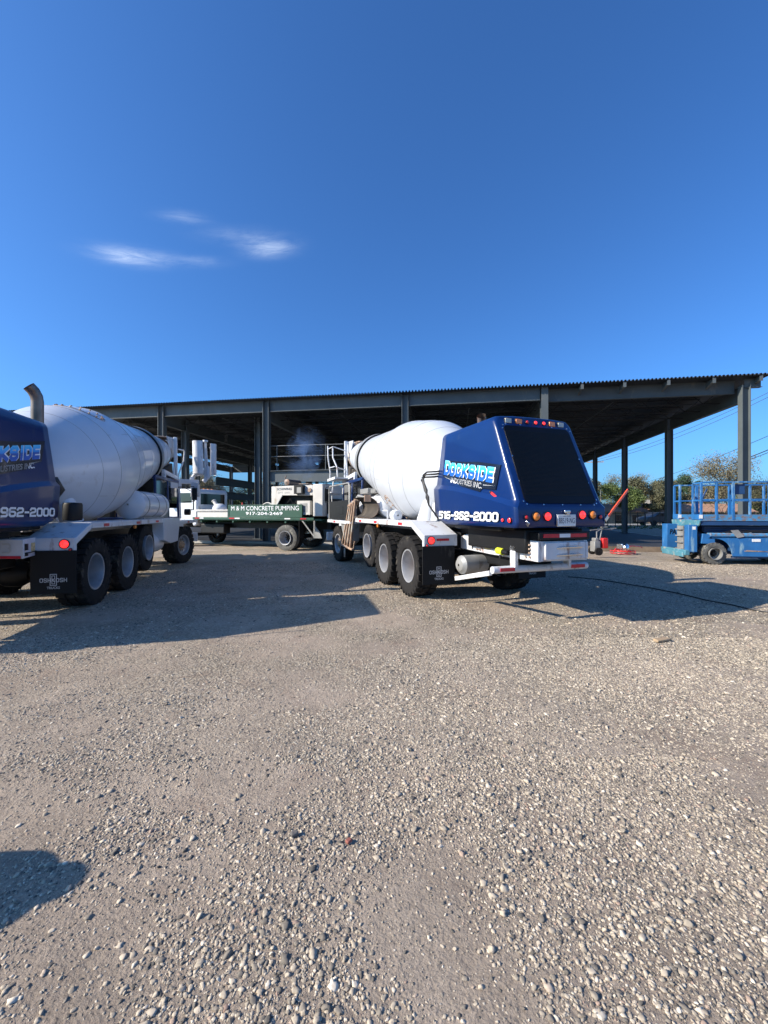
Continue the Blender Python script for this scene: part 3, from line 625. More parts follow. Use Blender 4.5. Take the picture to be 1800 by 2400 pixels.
    m = MB(); vs, fs = font_mesh('88519-NG', .0); m.add(place(vs, (-.105, -2.6945, 1.415), (1, 0, 0), (0, 0, 1), .27, .075), fs)
    vs, fs = font_mesh('NEW YORK', .0); m.add(place(vs, (-.035, -2.6945, 1.503), (1, 0, 0), (0, 0, 1), .13, .015), fs); m.build('plate_number', 'ink', pl)
    m = MB(); m.box((.03, -2.69, 1.575), (.10, .05, .045)); m.box((.05, -2.69, 1.545), (.05, .04, .03)); m.build('plate_lamp', 'chrome', T, bevel=.012)
    # side window, decals
    for s in (-1, 1):
        rt = Vector((0, -s * -1, 0)) if s > 0 else Vector((0, -1, 0))       # reading direction seen from that side
        up = Vector((-s * .045, 0, 1)); X0 = s * .742
        def pt(y, z): return Vector((s * (.742 - .045 * (z - 2.0)), y, z))
        ol = []
        for cx, cz, a0 in ((-1.04, 2.70, -90), (-1.04, 2.80, 0), (-.82, 2.80, 90), (-.82, 2.70, 180)):
            for k in range(5): a = R_(a0 + k * 22.5); ol.append((cx + .05 * -math.cos(a) if 0 else cx + (.05 * math.cos(a) * -1), cz + .05 * math.sin(a)))
        ring_ = ol; k = len(ol); off_ = Vector((s * .004, 0, 0))
        m = MB(); m.add([pt(y, z) - Vector((s * .006, 0, 0)) for y, z in ol] + [pt(y, z) - Vector((s * .03, 0, 0)) for y, z in ol], [tuple(range(k)), tuple(range(k))[::-1]][:1] + [(i, (i + 1) % k, (i + 1) % k + k, i + k) for i in range(k)]); m.build('side_window', 'glass', T)
        # positions: y of the reading start, z of baseline there, slope along reading direction
        if s < 0: y0, zz0, dr = -.57, 2.235, -.163
        else: y0, zz0, dr = -2.26, 2.105, .175
        W = 1.60
        bp = [(-.03, -.045), (.45, -.075), (.58, -.135), (1.18, -.165), (1.25, -.11), (1.60, -.09), (1.70, .27), (1.1, .285), (.6, .262), (.02, .262)] if s < 0 else [(-.03, -.10), (.35, -.11), (.42, -.165), (1.2, -.135), (1.3, -.075), (1.58, -.045), (1.70, .27), (1.1, .262), (.6, .285), (.05, .262)]
        o_ = pt(y0, zz0) + Vector((s * .003, 0, 0))
        m = MB(); P_ = place([(x, y, 0) for x, y in bp], o_, rt, up, 1, 1, 0, dr); P2 = [p - Vector((s * .02, 0, 0)) for p in P_]
        q_ = len(P_); m.add(P_ + P2, [tuple(range(q_))] + [(i, i + q_, (i + 1) % q_ + q_, (i + 1) % q_) for i in range(q_)]); dec = m.build('name_decal', 'decalk', T)
        V, F, w = letters('DOCKSIDE', .27, .37, big=True); sx = 1.52 / w
        V1, F1, w1 = letters('DOCKSIDE', .36, .37, big=True)
        m = MB(); m.add(place(V1, o_ + Vector((s * .0015, 0, 0)), rt, up, sx, .222, .06 / (.222 / sx) * 3.6, dr), F1); m.build('letter_outline', 'decalw', dec)
        m = MB(); m.add(place(V, o_ + Vector((s * .004, 0, 0)), rt, up, sx, .222, .06 / (.222 / sx) * 3.6, dr), F); ob = m.build('lettering', 'grad', dec)
        uv = ob.data.uv_layers.new(name='UVMap')
        for lp in ob.data.loops: uv.data[lp.index].uv = (0, min(1, max(0, V[lp.vertex_index][1] / 1.1)))
        vs, fs = font_mesh('INDUSTRIES INC.', .03); m = MB()
        m.add(place(vs, o_ + rt * (.26 if s < 0 else .42) + up * ((-.115 - .163 * .26) if s < 0 else (-.13 + .175 * .42)), rt, up, .98, .088, .2, dr), fs); m.build('lettering', 'decalw', dec)
        # thin swooshes beside the small line
        m = MB(); m.add(place([(-.0, -.030, 0), (.24, -.058, 0), (.24, -.064, 0), (1.28, -.05, 0), (1.58, -.035, 0), (1.28, -.056, 0)], o_ + Vector((s * .002, 0, 0)), rt, up, 1, 1, 0, dr), [(0, 2, 1), (3, 5, 4)]); m.build('swoosh', 'decalw', dec)
        # telephone number
        V, F, w = letters('516-962-2000', .215, .26); ys0 = -.50 if s < 0 else -2.26; L = 1.80
        V1, F1, w1 = letters('516-962-2000', .33, .26)
        zp = 1.452 if s < 0 else 1.50; dp = -.012 if s < 0 else .0
        oo = Vector((s * .7945, ys0 * 1.0, zp))
        m = MB(); m.add(place(V1, oo + rt * -.0, rt, (0, 0, 1), L / w, .136, .08, dp), F1, 0); m.add(place(V, oo + Vector((s * .002, 0, 0)), rt, (0, 0, 1), L / w, .136, .08, dp), F, 1)
        m.build('phone_number', ['decalk', 'decalw'], T)
    # folding marker arms (the right one swung out)
    for a, b in (((-.60, -2.70, 1.40), (-.755, -2.07, 1.85)), ((.72, -2.68, 1.45), (1.27, -2.58, 1.90))):
        m = MB(); A, B_ = Vector(a), Vector(b); d = (B_ - A)
        m.bar(A + d * .12, B_, .018, .036, 0); m.bar(A, A + d * .14, .014, .055, 1); m.tube([B_, B_ + d * .03], .02, 8, 2)
        m.build('marker_arm', ['redarm' if a[0] < 0 else 'orange', 'chrome', 'black'], T, bevel=.004)
    # engine seen under and ahead of the hood
    m = MB(); m.bb(-.55, .55, -2.3, -.8, 1.32, 1.75); m.bb(-.6, .6, -.75, -.45, 1.3, 2.6); m.bb(-.5, .5, -2.5, -1.0, 1.0, 1.33)
    m.tube([(-.66, -2.2, 1.34), (-.66, -.9, 1.34)], .05, 8); m.tube([(.66, -2.2, 1.34), (.66, -.9, 1.34)], .05, 8); m.build('engine', 'black', T, bevel=.02)
    # exhaust stack
    m = MB(); ex = .36; m.tube([(ex, -.08, 2.2), (ex, -.08, 3.38), (ex - .005, -.095, 3.47), (ex - .03, -.13, 3.55), (ex - .07, -.18, 3.61)], .088, 20, 0, cap=False)
    m.tube([(ex, -.08, 2.2), (ex, -.08, 3.38), (ex - .005, -.095, 3.47), (ex - .03, -.13, 3.55), (ex - .07, -.18, 3.61)], .080, 20, 0, cap=False); m.lathe([(-.015, .09), (-.015, .10), (.015, .10), (.015, .09)], axis((ex, -.08, 2.78), (0, 0, 1)), 20)
    m.bar((ex, -.08, 2.78), (ex - .3, -.3, 2.78), .02); m.build('exhaust_stack', 'exh', T, 40)
    m = MB(); m.lathe([(0, .03), (.01, .13), (.04, .14), (.27, .14), (.30, .13), (.31, .03)], axis((.88, -.10, 1.42), (0, 0, 1)), 24); m.build('air_cleaner', 'black', T, 35)
    m = MB(); m.tube([(.45, -.3, 2.1), (.62, -.1, 2.08), (.66, -.04, 1.95), (.58, -.1, 1.8)], .08, 10); m.build('intake_hose', 'hose', T)
    # --- drum
    t = .186; A = axis((0, .087, 2.227), (0, math.cos(t), math.sin(t)))
    prof = [(-.34, .001), (-.34, .25), (-.30, .28), (-.28, .60), (-.12, .70), (.25, .86), (.62, 1.02), (.95, 1.125), (1.08, 1.155), (1.35, 1.172), (2.045, 1.175), (2.12, 1.168), (2.766, 1.053), (3.75, .925), (4.80, .800), (4.86, .785), (5.12, .775), (5.2, .76), (6.2, .62), (7.25, .478), (7.33, .47), (7.33, .44), (7.2, .43), (6.6, .45), (6.6, .001)]
    m = MB(); m.lathe(prof, None, 72); drum = m.build('drum', 'drumw', T, 16); drum.matrix_local = A; make_mixer.A = A
    m = MB()
    for s_, r_ in ((.62, 1.02), (1.08, 1.157), (2.06, 1.178), (2.766, 1.056), (3.75, .927), (6.2, .622)):
        m.lathe([(s_ - .006, r_ - .003), (s_, r_ + .0045), (s_ + .006, r_ - .003)], None, 72)
    def rad(s_):
        for (a, ra), (b, rb) in zip(prof, prof[1:]):
            if a <= s_ <= b and b > a: return ra + (rb - ra) * (s_ - a) / (b - a)
    for a_, s0, s1 in ((-12, 1.1, 2.04), (75, 1.1, 2.04), (170, 1.1, 2.04), (-5, 2.08, 2.74), (110, 2.1, 2.74), (60, 2.8, 3.74), (-15, 2.8, 3.74), (50, .65, 1.05), (230, 2.1, 3.7)):
        a_ = R_(a_); m.bar((s0, rad(s0) * math.cos(a_), rad(s0) * math.sin(a_)), (s1, rad(s1) * math.cos(a_), rad(s1) * math.sin(a_)), .010, .008, 0, (0, math.cos(a_), math.sin(a_)))
    split(m, 'weld_seam', mat('weld_seam_dust', (.38, .39, .40), .6), drum)
    m = MB(); m.lathe([(4.88, .79), (4.88, .835), (4.92, .84), (5.05, .84), (5.09, .835), (5.09, .77)], None, 72); m.build('roller_track', 'grey', drum, 40)
    m = MB(); m.lathe([(4.82, .80), (4.825, .845), (4.86, .845), (4.865, .79)], None, 72); m.build('track_edge', 'black', drum)
    m = MB(); m.lathe([(7.0, .50), (7.0, .53), (7.1, .53), (7.1, .49)], None, 40); m.build('neck_ring', 'rusty', drum)
    # hatch on the belly of the drum
    hc, hs, ha, hb = R_(-52), 1.55, R_(23), .24; n1 = 40; m = MB(); vs = []; ri = 6
    for j in range(ri + 1):
        for i in range(n1):
            a = 2 * math.pi * i / n1; q = j / ri; s_ = hs + hb * q * math.sin(a) * 1.0; p_ = hc + ha * q * math.cos(a) * (1 if abs(math.cos(a)) < 2 else 1)
            rr_ = 1.1735 + .012 if j < ri else 1.1735 - .004
            if j == ri: s_ = hs + hb * .995 * math.sin(a)
            vs.append((s_, rr_ * math.cos(p_), rr_ * math.sin(p_)))
    m.add(vs, [(j * n1 + i, j * n1 + (i + 1) % n1, (j + 1) * n1 + (i + 1) % n1, (j + 1) * n1 + i) for j in range(ri) for i in range(n1)]); hatch = m.build('drum_hatch', 'drumw', drum, 40)
    m = MB()
    for i in range(16):
        a = 2 * math.pi * (i + .5) / 16; p_ = hc + ha * .90 * math.cos(a); s_ = hs + hb * .88 * math.sin(a); d = Vector((0, math.cos(p_), math.sin(p_))); m.tube([Vector((s_, 0, 0)) + d * 1.18, Vector((s_, 0, 0)) + d * 1.207], .016, 6)
    split(m, 'hatch_bolt', 'rusty', drum); m = MB()
    for i in range(64):
        a = 2 * math.pi * i / 64; a2 = 2 * math.pi * (i + 1) / 64; q = 1.0
        P1, P2 = [(hs + hb * q * math.sin(x), 1.178 * math.cos(hc + ha * q * math.cos(x)), 1.178 * math.sin(hc + ha * q * math.cos(x))) for x in (a, a2)]; m.bar(P1, P2, .008)
    m.build('hatch_gasket', 'rusty', drum)
    # rear pedestal with gearbox and hoses
    m = MB(); m.prism([(-.62, 1.35), (.62, 1.35), (.34, 2.25), (-.34, 2.25)], 'y', .02, .10); m.prism([(-.62, 1.35), (-.30, 1.35), (-.34, 2.15), (-.52, 2.15)], 'y', .10, .50); m.build('drum_pedestal', 'white', T, bevel=.03)
    for s in (-1, 1):
        m = MB(); m.tube([(s * .60, .42, 1.38), (s * .54, .36, 1.75), (s * .50, .30, 2.12)], [.21, .16, .11], 20); m.build('pedestal_cover', 'white', T, 35)
    m = MB(); m.tube([(-.50, .22, 2.1), (-.52, .1, 2.3), (-.45, -.05, 2.38)], .09, 12); m.bb(-.62, -.42, -.1, .2, 2.1, 2.3); m.build('gearbox', 'whiter', T, bevel=.02)
    m = MB()
    for k in range(3):
        o = k * .045; m.tube([(-.55, -.45 + o, 2.34 - o), (-.78, -.36 + o, 2.31 - o), (-.90, -.22 + o, 2.31 - o), (-.93, -.12 + o, 2.26 - o), (-.94, -.17 + o * .5, 2.12), (-.92, -.26 + o, 1.97), (-.92, -.24 - o, 1.84), (-.90, -.30, 1.70), (-.86, -.40, 1.58), (-.78, -.46, 1.44)], .017, 8)
    split(m, 'hydraulic_hose', 'hose', T, 60)
    # front pedestal, roller frame, posts
    for s in (-1, 1):
        m = MB(); m.bar((s * .62, 5.9, 1.3), (s * .62, 5.78, 2.80), .10, .12); m.bar((s * .62, 5.72, 2.80), (s * .62, 7.34, 2.70), .08, .13); m.bar((s * .62, 5.35, 1.3), (s * .62, 5.55, 2.55), .14, .06, 1); m.build('front_pedestal', ['white', 'brownin'], T, bevel=.008)
        m = MB(); m.bar((s * .60, 7.18, 2.68), (s * .60, 7.12, 4.08), .10, .10); m.bar((s * .60, 7.15, 3.55), (s * .60, 6.9, 2.78), .05, .07); m.build('hopper_post', 'white', T, bevel=.01)
        m = MB(); m.tube([(s * .5, 5.2, 2.48), (s * .5, 5.34, 2.50)], .12, 16); m.build('drum_roller', 'grey', T)
    m = MB(); m.bar((-.62, 5.8, 2.40), (.62, 5.8, 2.40), .12, .16); m.bar((-.62, 7.15, 4.02), (.62, 7.15, 4.02), .09, .08); m.bar((-.62, 7.2, 2.72), (.62, 7.2, 2.72), .09, .1); m.build('cross_member', 'white', T, bevel=.01)
    m = MB(); m.prism([(6.55, 4.02), (7.5, 4.10), (7.45, 3.75), (7.1, 3.4)], 'x', -.5, -.47); m.prism([(6.55, 4.02), (7.5, 4.10), (7.45, 3.75), (7.1, 3.4)], 'x', .47, .5); m.prism([(7.44, 4.08), (7.47, 4.1), (7.47, 3.45), (7.44, 3.45)], 'x', -.5, .5); m.prism([(6.45, 4.0), (7.3, 4.08), (7.3, 4.05), (6.45, 3.97)], 'x', -.3, .45, 1)
    m.build('charge_hopper', ['whiter', 'rusty'], T, bevel=.005)
    m = MB(); m.prism([(6.3, 2.86), (7.5, 3.25), (7.55, 2.75), (7.3, 2.5), (6.9, 2.55)], 'x', -.42, .42); m.build('collector', 'brownin', T, bevel=.03)
    # platform, ladder and hand rails on the left
    m = MB()
    for P_ in ([(-1.05, 7.72, 2.72), (-1.04, 7.70, 3.0), (-1.12, 7.72, 3.55), (-1.12, 7.76, 3.98)], [(-1.02, 6.62, 2.76), (-1.03, 6.66, 3.1), (-1.12, 6.90, 3.45), (-1.12, 6.92, 3.78)]): m.tube(P_, .024, 10)
    for z in (3.86, 3.18): m.tube([(-1.12 if z > 3.5 else -1.07, 7.74, z), (-1.12 if z > 3.5 else -1.06, 6.85, z - .04), (-.65, 7.0, z - .14)], .019, 8)
    m.build('hand_rail', 'whiter', T, 60)
    m = MB(); m.bb(-1.12, -.62, 6.6, 7.78, 2.70, 2.745); m.bb(-1.13, -1.09, 6.55, 7.80, 2.68, 2.77); m.bar((-1.05, 7.1, 2.7), (-1.05, 7.3, 2.3), .03, .1); m.bb(-1.15, -.85, 7.0, 7.7, 2.24, 2.27); m.build('platform', 'whiter', T, bevel=.004)
    m = MB(); m.tube([(-1.0, 7.62, 2.3), (-1.0, 7.60, 1.3)], .02, 8); m.tube([(-.66, 7.3, 2.7), (-.66, 7.3, 1.3)], .03, 8)
    for z in (1.6, 1.9, 2.2): m.bar((-1.0, 7.6, z), (-.66, 7.3, z), .12, .03)
    m.build('ladder', 'whiter', T)
    m = MB(); m.tube([(.66, 7.25, 3.70), (.74, 7.62, 3.72), (.75, 7.66, 3.66), (.74, 7.6, 3.35), (.66, 7.4, 2.95), (.64, 7.25, 2.75)], .022, 8); m.tube([(.70, 7.2, 2.62), (.72, 7.3, 1.35)], .022, 8); m.build('hand_rail', 'whiter', T, 60)
    # --- cab
    m = MB()
    for x in (-.72, .72):
        for y in (4.75, 5.9, 7.05): m.bar((x, y, 1.3), (x * .94, y, 2.55), .07, .07)
    m.bb(-.72, .72, 4.7, 7.1, 2.52, 2.62); m.bb(-.74, .74, 4.7, 7.12, 1.25, 1.42); m.bb(.66, .74, 4.72, 5.9, 1.4, 1.75); m.build('cab_frame', 'navy', T, bevel=.02)
    m = MB(); m.bb(-.70, -.69, 4.8, 7.0, 1.9, 2.5); m.bb(.69, .70, 4.8, 7.0, 1.85, 2.5); m.bb(-.66, .66, 4.72, 4.74, 1.7, 2.5); m.bb(-.66, .66, 7.06, 7.08, 1.7, 2.5); m.build('cab_window', 'glass', T)
    m = MB(); m.bb(-.3, .3, 5.3, 5.8, 1.42, 1.75); m.bb(-.28, .28, 5.2, 5.34, 1.7, 2.3); m.build('seat', 'beige', T, bevel=.04)
    m = MB(); m.bb(-1.17, -1.145, 4.42, 7.24, 1.33, 1.93); m.bb(-1.18, -1.17, 5.2, 6.2, 1.5, 1.75); m.build('cab_door', 'black', T, bevel=.01)
    m = MB(); m.tube([(-1.16, 7.28, 1.32), (-1.16, 7.28, 2.36), (-1.16, 7.20, 2.46), (-1.16, 4.6, 2.42), (-1.16, 4.45, 2.34), (-1.16, 4.45, 1.34)], .028, 10); m.build('door_frame', 'grey', T, 60)
    m = MB(); m.tube([(-1.16, 7.3, 1.9), (-1.2, 7.75, 1.9), (-1.2, 7.8, 2.45), (-1.16, 7.4, 2.47)], .016, 8); m.bb(-1.28, -1.12, 7.5, 7.56, 1.95, 2.4); m.build('mirror', 'black', T)
    m = MB(); m.tube([(.72, 7.0, 2.4), (1.1, 7.5, 2.45), (1.12, 7.5, 1.95), (.8, 7.2, 1.9)], .016, 8); m.bb(1.04, 1.2, 7.46, 7.52, 1.98, 2.4); m.build('mirror', 'black', T)
    # --- stored chute: open half pipe lying beside the tank, and the rusty folding stack
    def half_pipe(m, a, b, r, openv, mi=0, t_=.012, inner=None):
        A_ = axis(a, Vector(b) - Vector(a)); L = (Vector(b) - Vector(a)).length; ov = A_.to_3x3().inverted() @ Vector(openv); th = math.atan2(ov.z, ov.y)
        m.lathe([(0, r), (L, r)], A_, 16, mi, th + math.pi / 2, th + 3 * math.pi / 2); m.lathe([(L, r - t_), (0, r - t_)], A_, 16, mi if inner is None else inner, th + math.pi / 2, th + 3 * math.pi / 2)
        m.lathe([(0, r), (0, r - t_)], A_, 16, mi, th + math.pi / 2, th + 3 * math.pi / 2); m.lathe([(L, r - t_), (L, r)], A_, 16, mi, th + math.pi / 2, th + 3 * math.pi / 2)
    m = MB(); half_pipe(m, (-1.22, 2.4, 1.67), (-1.22, 3.72, 1.69), .26, (-1, 0, -.1), 0, .014, 1); m.box((-1.24, 2.42, 1.90), (.16, .03, .16), 0); m.build('stored_chute', ['rusty', 'brownin'], T, 40)
    m = MB()
    for k in range(4):
        q = k / 3; a = (-1.19 - .01 * k, 5.20 - q * 1.05, .60 - q * .02); b = (-1.19 - .01 * k, 4.38 - q * .78, 1.72 + q * .14); m.tube([a, b], .034, 8)
        m.tube([b, (b[0], b[1] - .03, b[2] + .05)], .05, 8)
    m.prism([(4.32, 1.66), (3.62, 1.78), (3.5, 1.90), (3.7, 1.94), (4.42, 1.80)], 'x', -1.18, -1.12); m.bar((-1.2, 5.25, .57), (-1.2, 4.0, .52), .05, .05); m.bar((-1.2, 4.9, .5), (-1.2, 4.88, .22), .04, .04); m.bar((-1.16, 4.05, .5), (-1.16, 3.9, .75), .03, .03)
    m.build('chute_extension', 'rusty', T, bevel=.004)
    m = MB(); m.tube([(-.9, 3.7, 1.98), (-1.0, 4.05, 2.02), (-1.1, 4.2, 1.86)], [.03, .05, .03], 8); m.bb(-1.0, -.7, 3.2, 3.9, 2.06, 2.2); m.bb(-.95, -.8, 2.7, 3.1, 2.06, 2.16); m.build('pump_fitting', 'grey', T, bevel=.02)
    m = MB(); m.lathe([(0, .02), (.02, .1), (.05, .12), (.2, .12), (.22, .1), (.23, .02)], axis((-1.03, .92, 1.50), (0, 1, 0)), 16); m.tube([(-1.05, 1.5, 1.42), (-1.05, 1.5, 1.6), (-1.05, 1.8, 1.6)], .02, 6); m.build('light_housing', 'white', T)
    # --- main chute folded upright on its boom, swung to the right
    m = MB(); half_pipe(m, (1.19, 7.85, 2.93), (1.17, 7.85, 4.09), .20, (.5, .86, 0), 0); half_pipe(m, (1.57, 8.15, 2.91), (1.57, 8.15, 4.05), .15, (-.8, .2, 0), 0); m.build('main_chute', 'whiter', T, 40)
    m = MB(); m.bar((1.39, 7.90, 2.80), (1.39, 7.95, 4.12), .07, .07); m.bar((1.47, 7.95, 3.10), (1.41, 7.95, 4.00), .03, .03); m.tube([(1.39, 7.90, 4.14), (1.39, 7.90, 4.08)], .09, 12); m.tube([(0.91, 7.90, 2.70), (1.01, 8.00, 2.90), (1.29, 7.90, 2.95), (1.31, 7.90, 3.10)], .07, 10); m.tube([(1.34, 7.85, 2.65), (1.49, 7.90, 2.85), (1.47, 7.90, 3.20)], .08, 10); m.tube([(1.53, 7.90, 3.90), (1.71, 7.90, 3.60), (1.69, 7.90, 3.50)], .018, 6); m.build('chute_cylinder', 'whiter', T, 50)
    m = MB(); m.bar((.5, 7.3, 2.62), (1.14, 7.95, 2.64), .16, .16); m.bar((.66, 6.2, 2.45), (.66, 7.5, 2.5), .1, .26); m.bar((1.08, 7.80, 2.62), (1.08, 7.80, 2.10), .26, .26); m.build('chute_boom', 'whiter', T, bevel=.02)
    m = MB(); m.tube([(.6, 7.6, 2.62), (0.84, 7.80, 2.47), (1.16, 7.70, 2.48), (1.39, 7.90, 2.80)], .014, 6); m.tube([(.6, 7.5, 2.5), (0.89, 7.90, 2.33), (1.26, 7.90, 2.40)], .014, 6); m.build('chute_hose', 'hose', T)
    m = MB(); m.tube([(1.06, 7.60, 2.20), (1.06, 7.60, 1.65), (0.92, 7.90, 1.65)], .02, 8); m.tube([(0.72, 7.85, 1.57), (0.90, 7.85, 1.57)], .11, 12); m.build('front_lamp', 'black', T)
    # front bumper and hood ahead of the cab
    m = MB(); m.bb(-1.2, 1.2, 7.5, 7.62, .55, .85); m.prism([(7.1, 1.3), (8.2, 1.15), (8.2, .8), (7.1, .8)], 'x', -.6, .6); m.build('front_bumper', 'white', T, bevel=.02)
    return T

mix = make_mixer()
mix.location = (1.57, 8.16, 0); mix.rotation_euler = (0, 0, R_(19.3))
tag(mix, 'white and blue mixer truck seen whole, its licence plate and dark rear screen facing us', 'mixer truck', 'concrete mixer trucks parked on the gravel')
mix2 = copy_tree(mix)
mix2.location = (-6.08, 6.82, 0); mix2.rotation_euler = (0, 0, R_(12.3))
tag(mix2, 'shaded mixer truck cut off by the left edge, curved exhaust pipe standing above its drum', 'mixer truck', 'concrete mixer trucks parked on the gravel')
for o in list(mix.children) + list(mix2.children):
    own = o.parent
    if o.name.startswith('wheel') and abs(o.location.y - 5.86) < .01: o.rotation_euler.z += R_(5) if own is mix else R_(-17)
    if own is mix and o.name.startswith('exhaust_stack'): o.location.z -= .16
    if own is mix2 and o.name.startswith('drum') and len(o.children) > 3: o.matrix_local = make_mixer.A @ Matrix.Rotation(R_(158), 4, 'X')
# chequered tool box on the left truck's rear corner
m = MB(); m.prism([(.50, -.10), (.545, -.10), (.845, -1.33), (.2, -1.19), (.2, -.5), (.4, -.3)], 'z', .925, 1.19); bx = m.build('tool_box', 'whiter', mix2, bevel=.006)
d_ = Vector((.28, -1.2, 0)).normalized(); n_ = Vector((1.2, .28, 0)).normalized()
def onside(u, z, o=.006): return Vector((.545, -.10, z)) + Vector((.30, -1.23, 0)) * u + n_ * o
m = MB(); m.box(onside(.68, 1.06), (.01, .14, .12), 0, Matrix.Rotation(math.atan2(.30, 1.23), 3, 'Z')); m.build('warning_sticker', 'sticker', bx)
m = MB()
for u in (.93, .06): m.box(onside(u, 1.08, .012), (.03, .06, .09), 0, Matrix.Rotation(math.atan2(.30, 1.23), 3, 'Z')); m.box(onside(u, .98, .012), (.03, .05, .05), 0, Matrix.Rotation(math.atan2(.30, 1.23), 3, 'Z'))
m.bar(onside(.15, .99, .01), onside(.85, .99, .01), .012, .012); m.build('hinge', 'black', bx)
rd = Vector((.98, -.213, 0)); ro = Vector((.2, -1.19, 0)) + Vector((-.213, -.98, 0)).normalized() * .006
m = MB(); m.bar(ro + Vector((0, 0, .945)), ro + rd * .63 + Vector((0, 0, .945)), .006, .035); split(m, 'reflective_tape', 'reflr', bx)
V, F, w = letters('C3', .16, .32); m = MB(); m.add(place(V, ro + rd * .22 + Vector((0, 0, 1.0)) + Vector((-.213, -.98, 0)) * .002, rd, (0, 0, 1), .28 / w, .14), F); m.build('faded_number', 'faded', bx)

# ------------------------------------------------------------------ open steel frame building
BX = [0, -8.14, -14.56, -21.74, -27.75, -32.6, -38.4]; BY = [0, 6.3, 12.6, 19.0, 25.5]
bld = empty('steel_frame_building', (15.39, 17.68, 0), R_(-9.65))
tag(bld, 'long open grey steel frame building with a flat corrugated deck roof behind the trucks', 'building')
def wcol(x, y, z0, z1, d=.32, w=.30, web='y'):
    """I-section column; web='y': web faces the yard (flanges seen on edge)"""
    m = MB(); t = .022
    if web == 'y':
        m.bb(x - d / 2, x - d / 2 + t, y - w / 2, y + w / 2, z0, z1); m.bb(x + d / 2 - t, x + d / 2, y - w / 2, y + w / 2, z0, z1); m.bb(x - d / 2 + t, x + d / 2 - t, y - .009, y + .009, z0, z1)
    else:
        m.bb(x - w / 2, x + w / 2, y - d / 2, y - d / 2 + t, z0, z1); m.bb(x - w / 2, x + w / 2, y + d / 2 - t, y + d / 2, z0, z1); m.bb(x - .009, x + .009, y - d / 2 + t, y + d / 2 - t, z0, z1)
    m.bb(x - .24, x + .24, y - .24, y + .24, z0, z0 + .03); return m
def ibeam(m, a, b, z0, z1, w=.22, along='x'):
    t = .02
    if along == 'x':
        m.bb(a[0], b[0], a[1] - w / 2, a[1] + w / 2, z0, z0 + t); m.bb(a[0], b[0], a[1] - w / 2, a[1] + w / 2, z1 - t, z1); m.bb(a[0], b[0], a[1] - .008, a[1] + .008, z0 + t, z1 - t)
    else:
        m.bb(a[0] - w / 2, a[0] + w / 2, a[1], b[1], z0, z0 + t); m.bb(a[0] - w / 2, a[0] + w / 2, a[1], b[1], z1 - t, z1); m.bb(a[0] - .008, a[0] + .008, a[1], b[1], z0 + t, z1 - t)
for i, x in enumerate(BX):
    for j, y in enumerate(BY):
        if j and 0 < i < 6 and (i + j) % 2 and j < 4: continue
        wcol(x, y, .04, 7.28 if j == 0 and i not in (0,) else 6.98, web='x' if (i == 1 and j == 0) else 'y').build('column', 'steel', bld)
for x, y in ((-27.75, 1.95), (-23.2, 2.0)): wcol(x, y, .04, 6.95).build('column', 'steel', bld)
for i in range(6):
    x1, x0 = BX[i], BX[i + 1]
    m = MB(); setb = .0
    yb = .34 if i == 0 else 0
    ibeam(m, (x0 + .18, yb), (x1 - .18, yb), 6.70, 7.27, .2)
    for x in (x0 + .2, x1 - .2):
        for k in range(4): m.tube([(x, -.03, 6.8 + k * .11), (x, -.012, 6.8 + k * .11)], .014, 6)
    m.build('beam', 'steel', bld)
    m = MB(); ibeam(m, (x0 + .18, 25.5), (x1 - .18, 25.5), 6.25, 7.27, .2); m.build('beam', 'steel', bld)
for i, x in enumerate(BX):
    for j in range(4):
        m = MB(); ibeam(m, (x, BY[j] + .18), (x, BY[j + 1] - .18), 6.28, 6.97, .22, 'y'); m.build('girder', 'steel', bld)
# open web joists under the deck
def joist(x0, x1, y, z0, z1, p=.62):
    m = MB(); m.bar((x0, y, z0), (x1, y, z0), .06, .04); m.bar((x0, y, z1), (x1, y, z1), .06, .05)
    n_ = max(2, int((x1 - x0) / p)); st = (x1 - x0) / n_
    for k in range(n_): m.bar((x0 + k * st, y, z0 if k % 2 else z1), (x0 + (k + 1) * st, y, z1 if k % 2 else z0), .025, .025)
    return m
jy = [1.6, 3.15, 4.7, 6.3, 7.9, 9.5, 11.05, 12.6, 14.2, 15.8, 17.4, 19.0, 21.2, 23.4]
for i in range(6):
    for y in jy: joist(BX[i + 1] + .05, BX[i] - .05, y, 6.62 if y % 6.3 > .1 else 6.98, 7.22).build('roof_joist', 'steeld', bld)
for k, x in enumerate((-5, -11.5, -18, -24.5, -30)):
    m = MB(); m.bar((x, .5, 6.62), (x, 25, 6.62), .03, .03); m.build('bridging_rod', 'steel', bld)
# outriggers carrying the deck past the corner bay
for k in range(5):
    x = -6.6 + k * 1.75; m = MB(); m.prism([(.22, 7.265), (-.37, 7.265), (-.37, 7.16), (-.33, 7.10), (.22, 6.94)], 'x', x - .012, x + .012); m.prism([(.22, 6.94), (-.33, 7.10), (-.33, 7.09), (.22, 6.925)], 'x', x - .06, x + .06); m.bb(x - .06, x + .06, -.385, -.371, 7.04, 7.265); m.build('outrigger', 'steel', bld)
m = MB(); ibeam(m, (-.0, 0), (.62, 0), 6.86, 7.22, .2); m.build('outrigger', 'steel', bld)
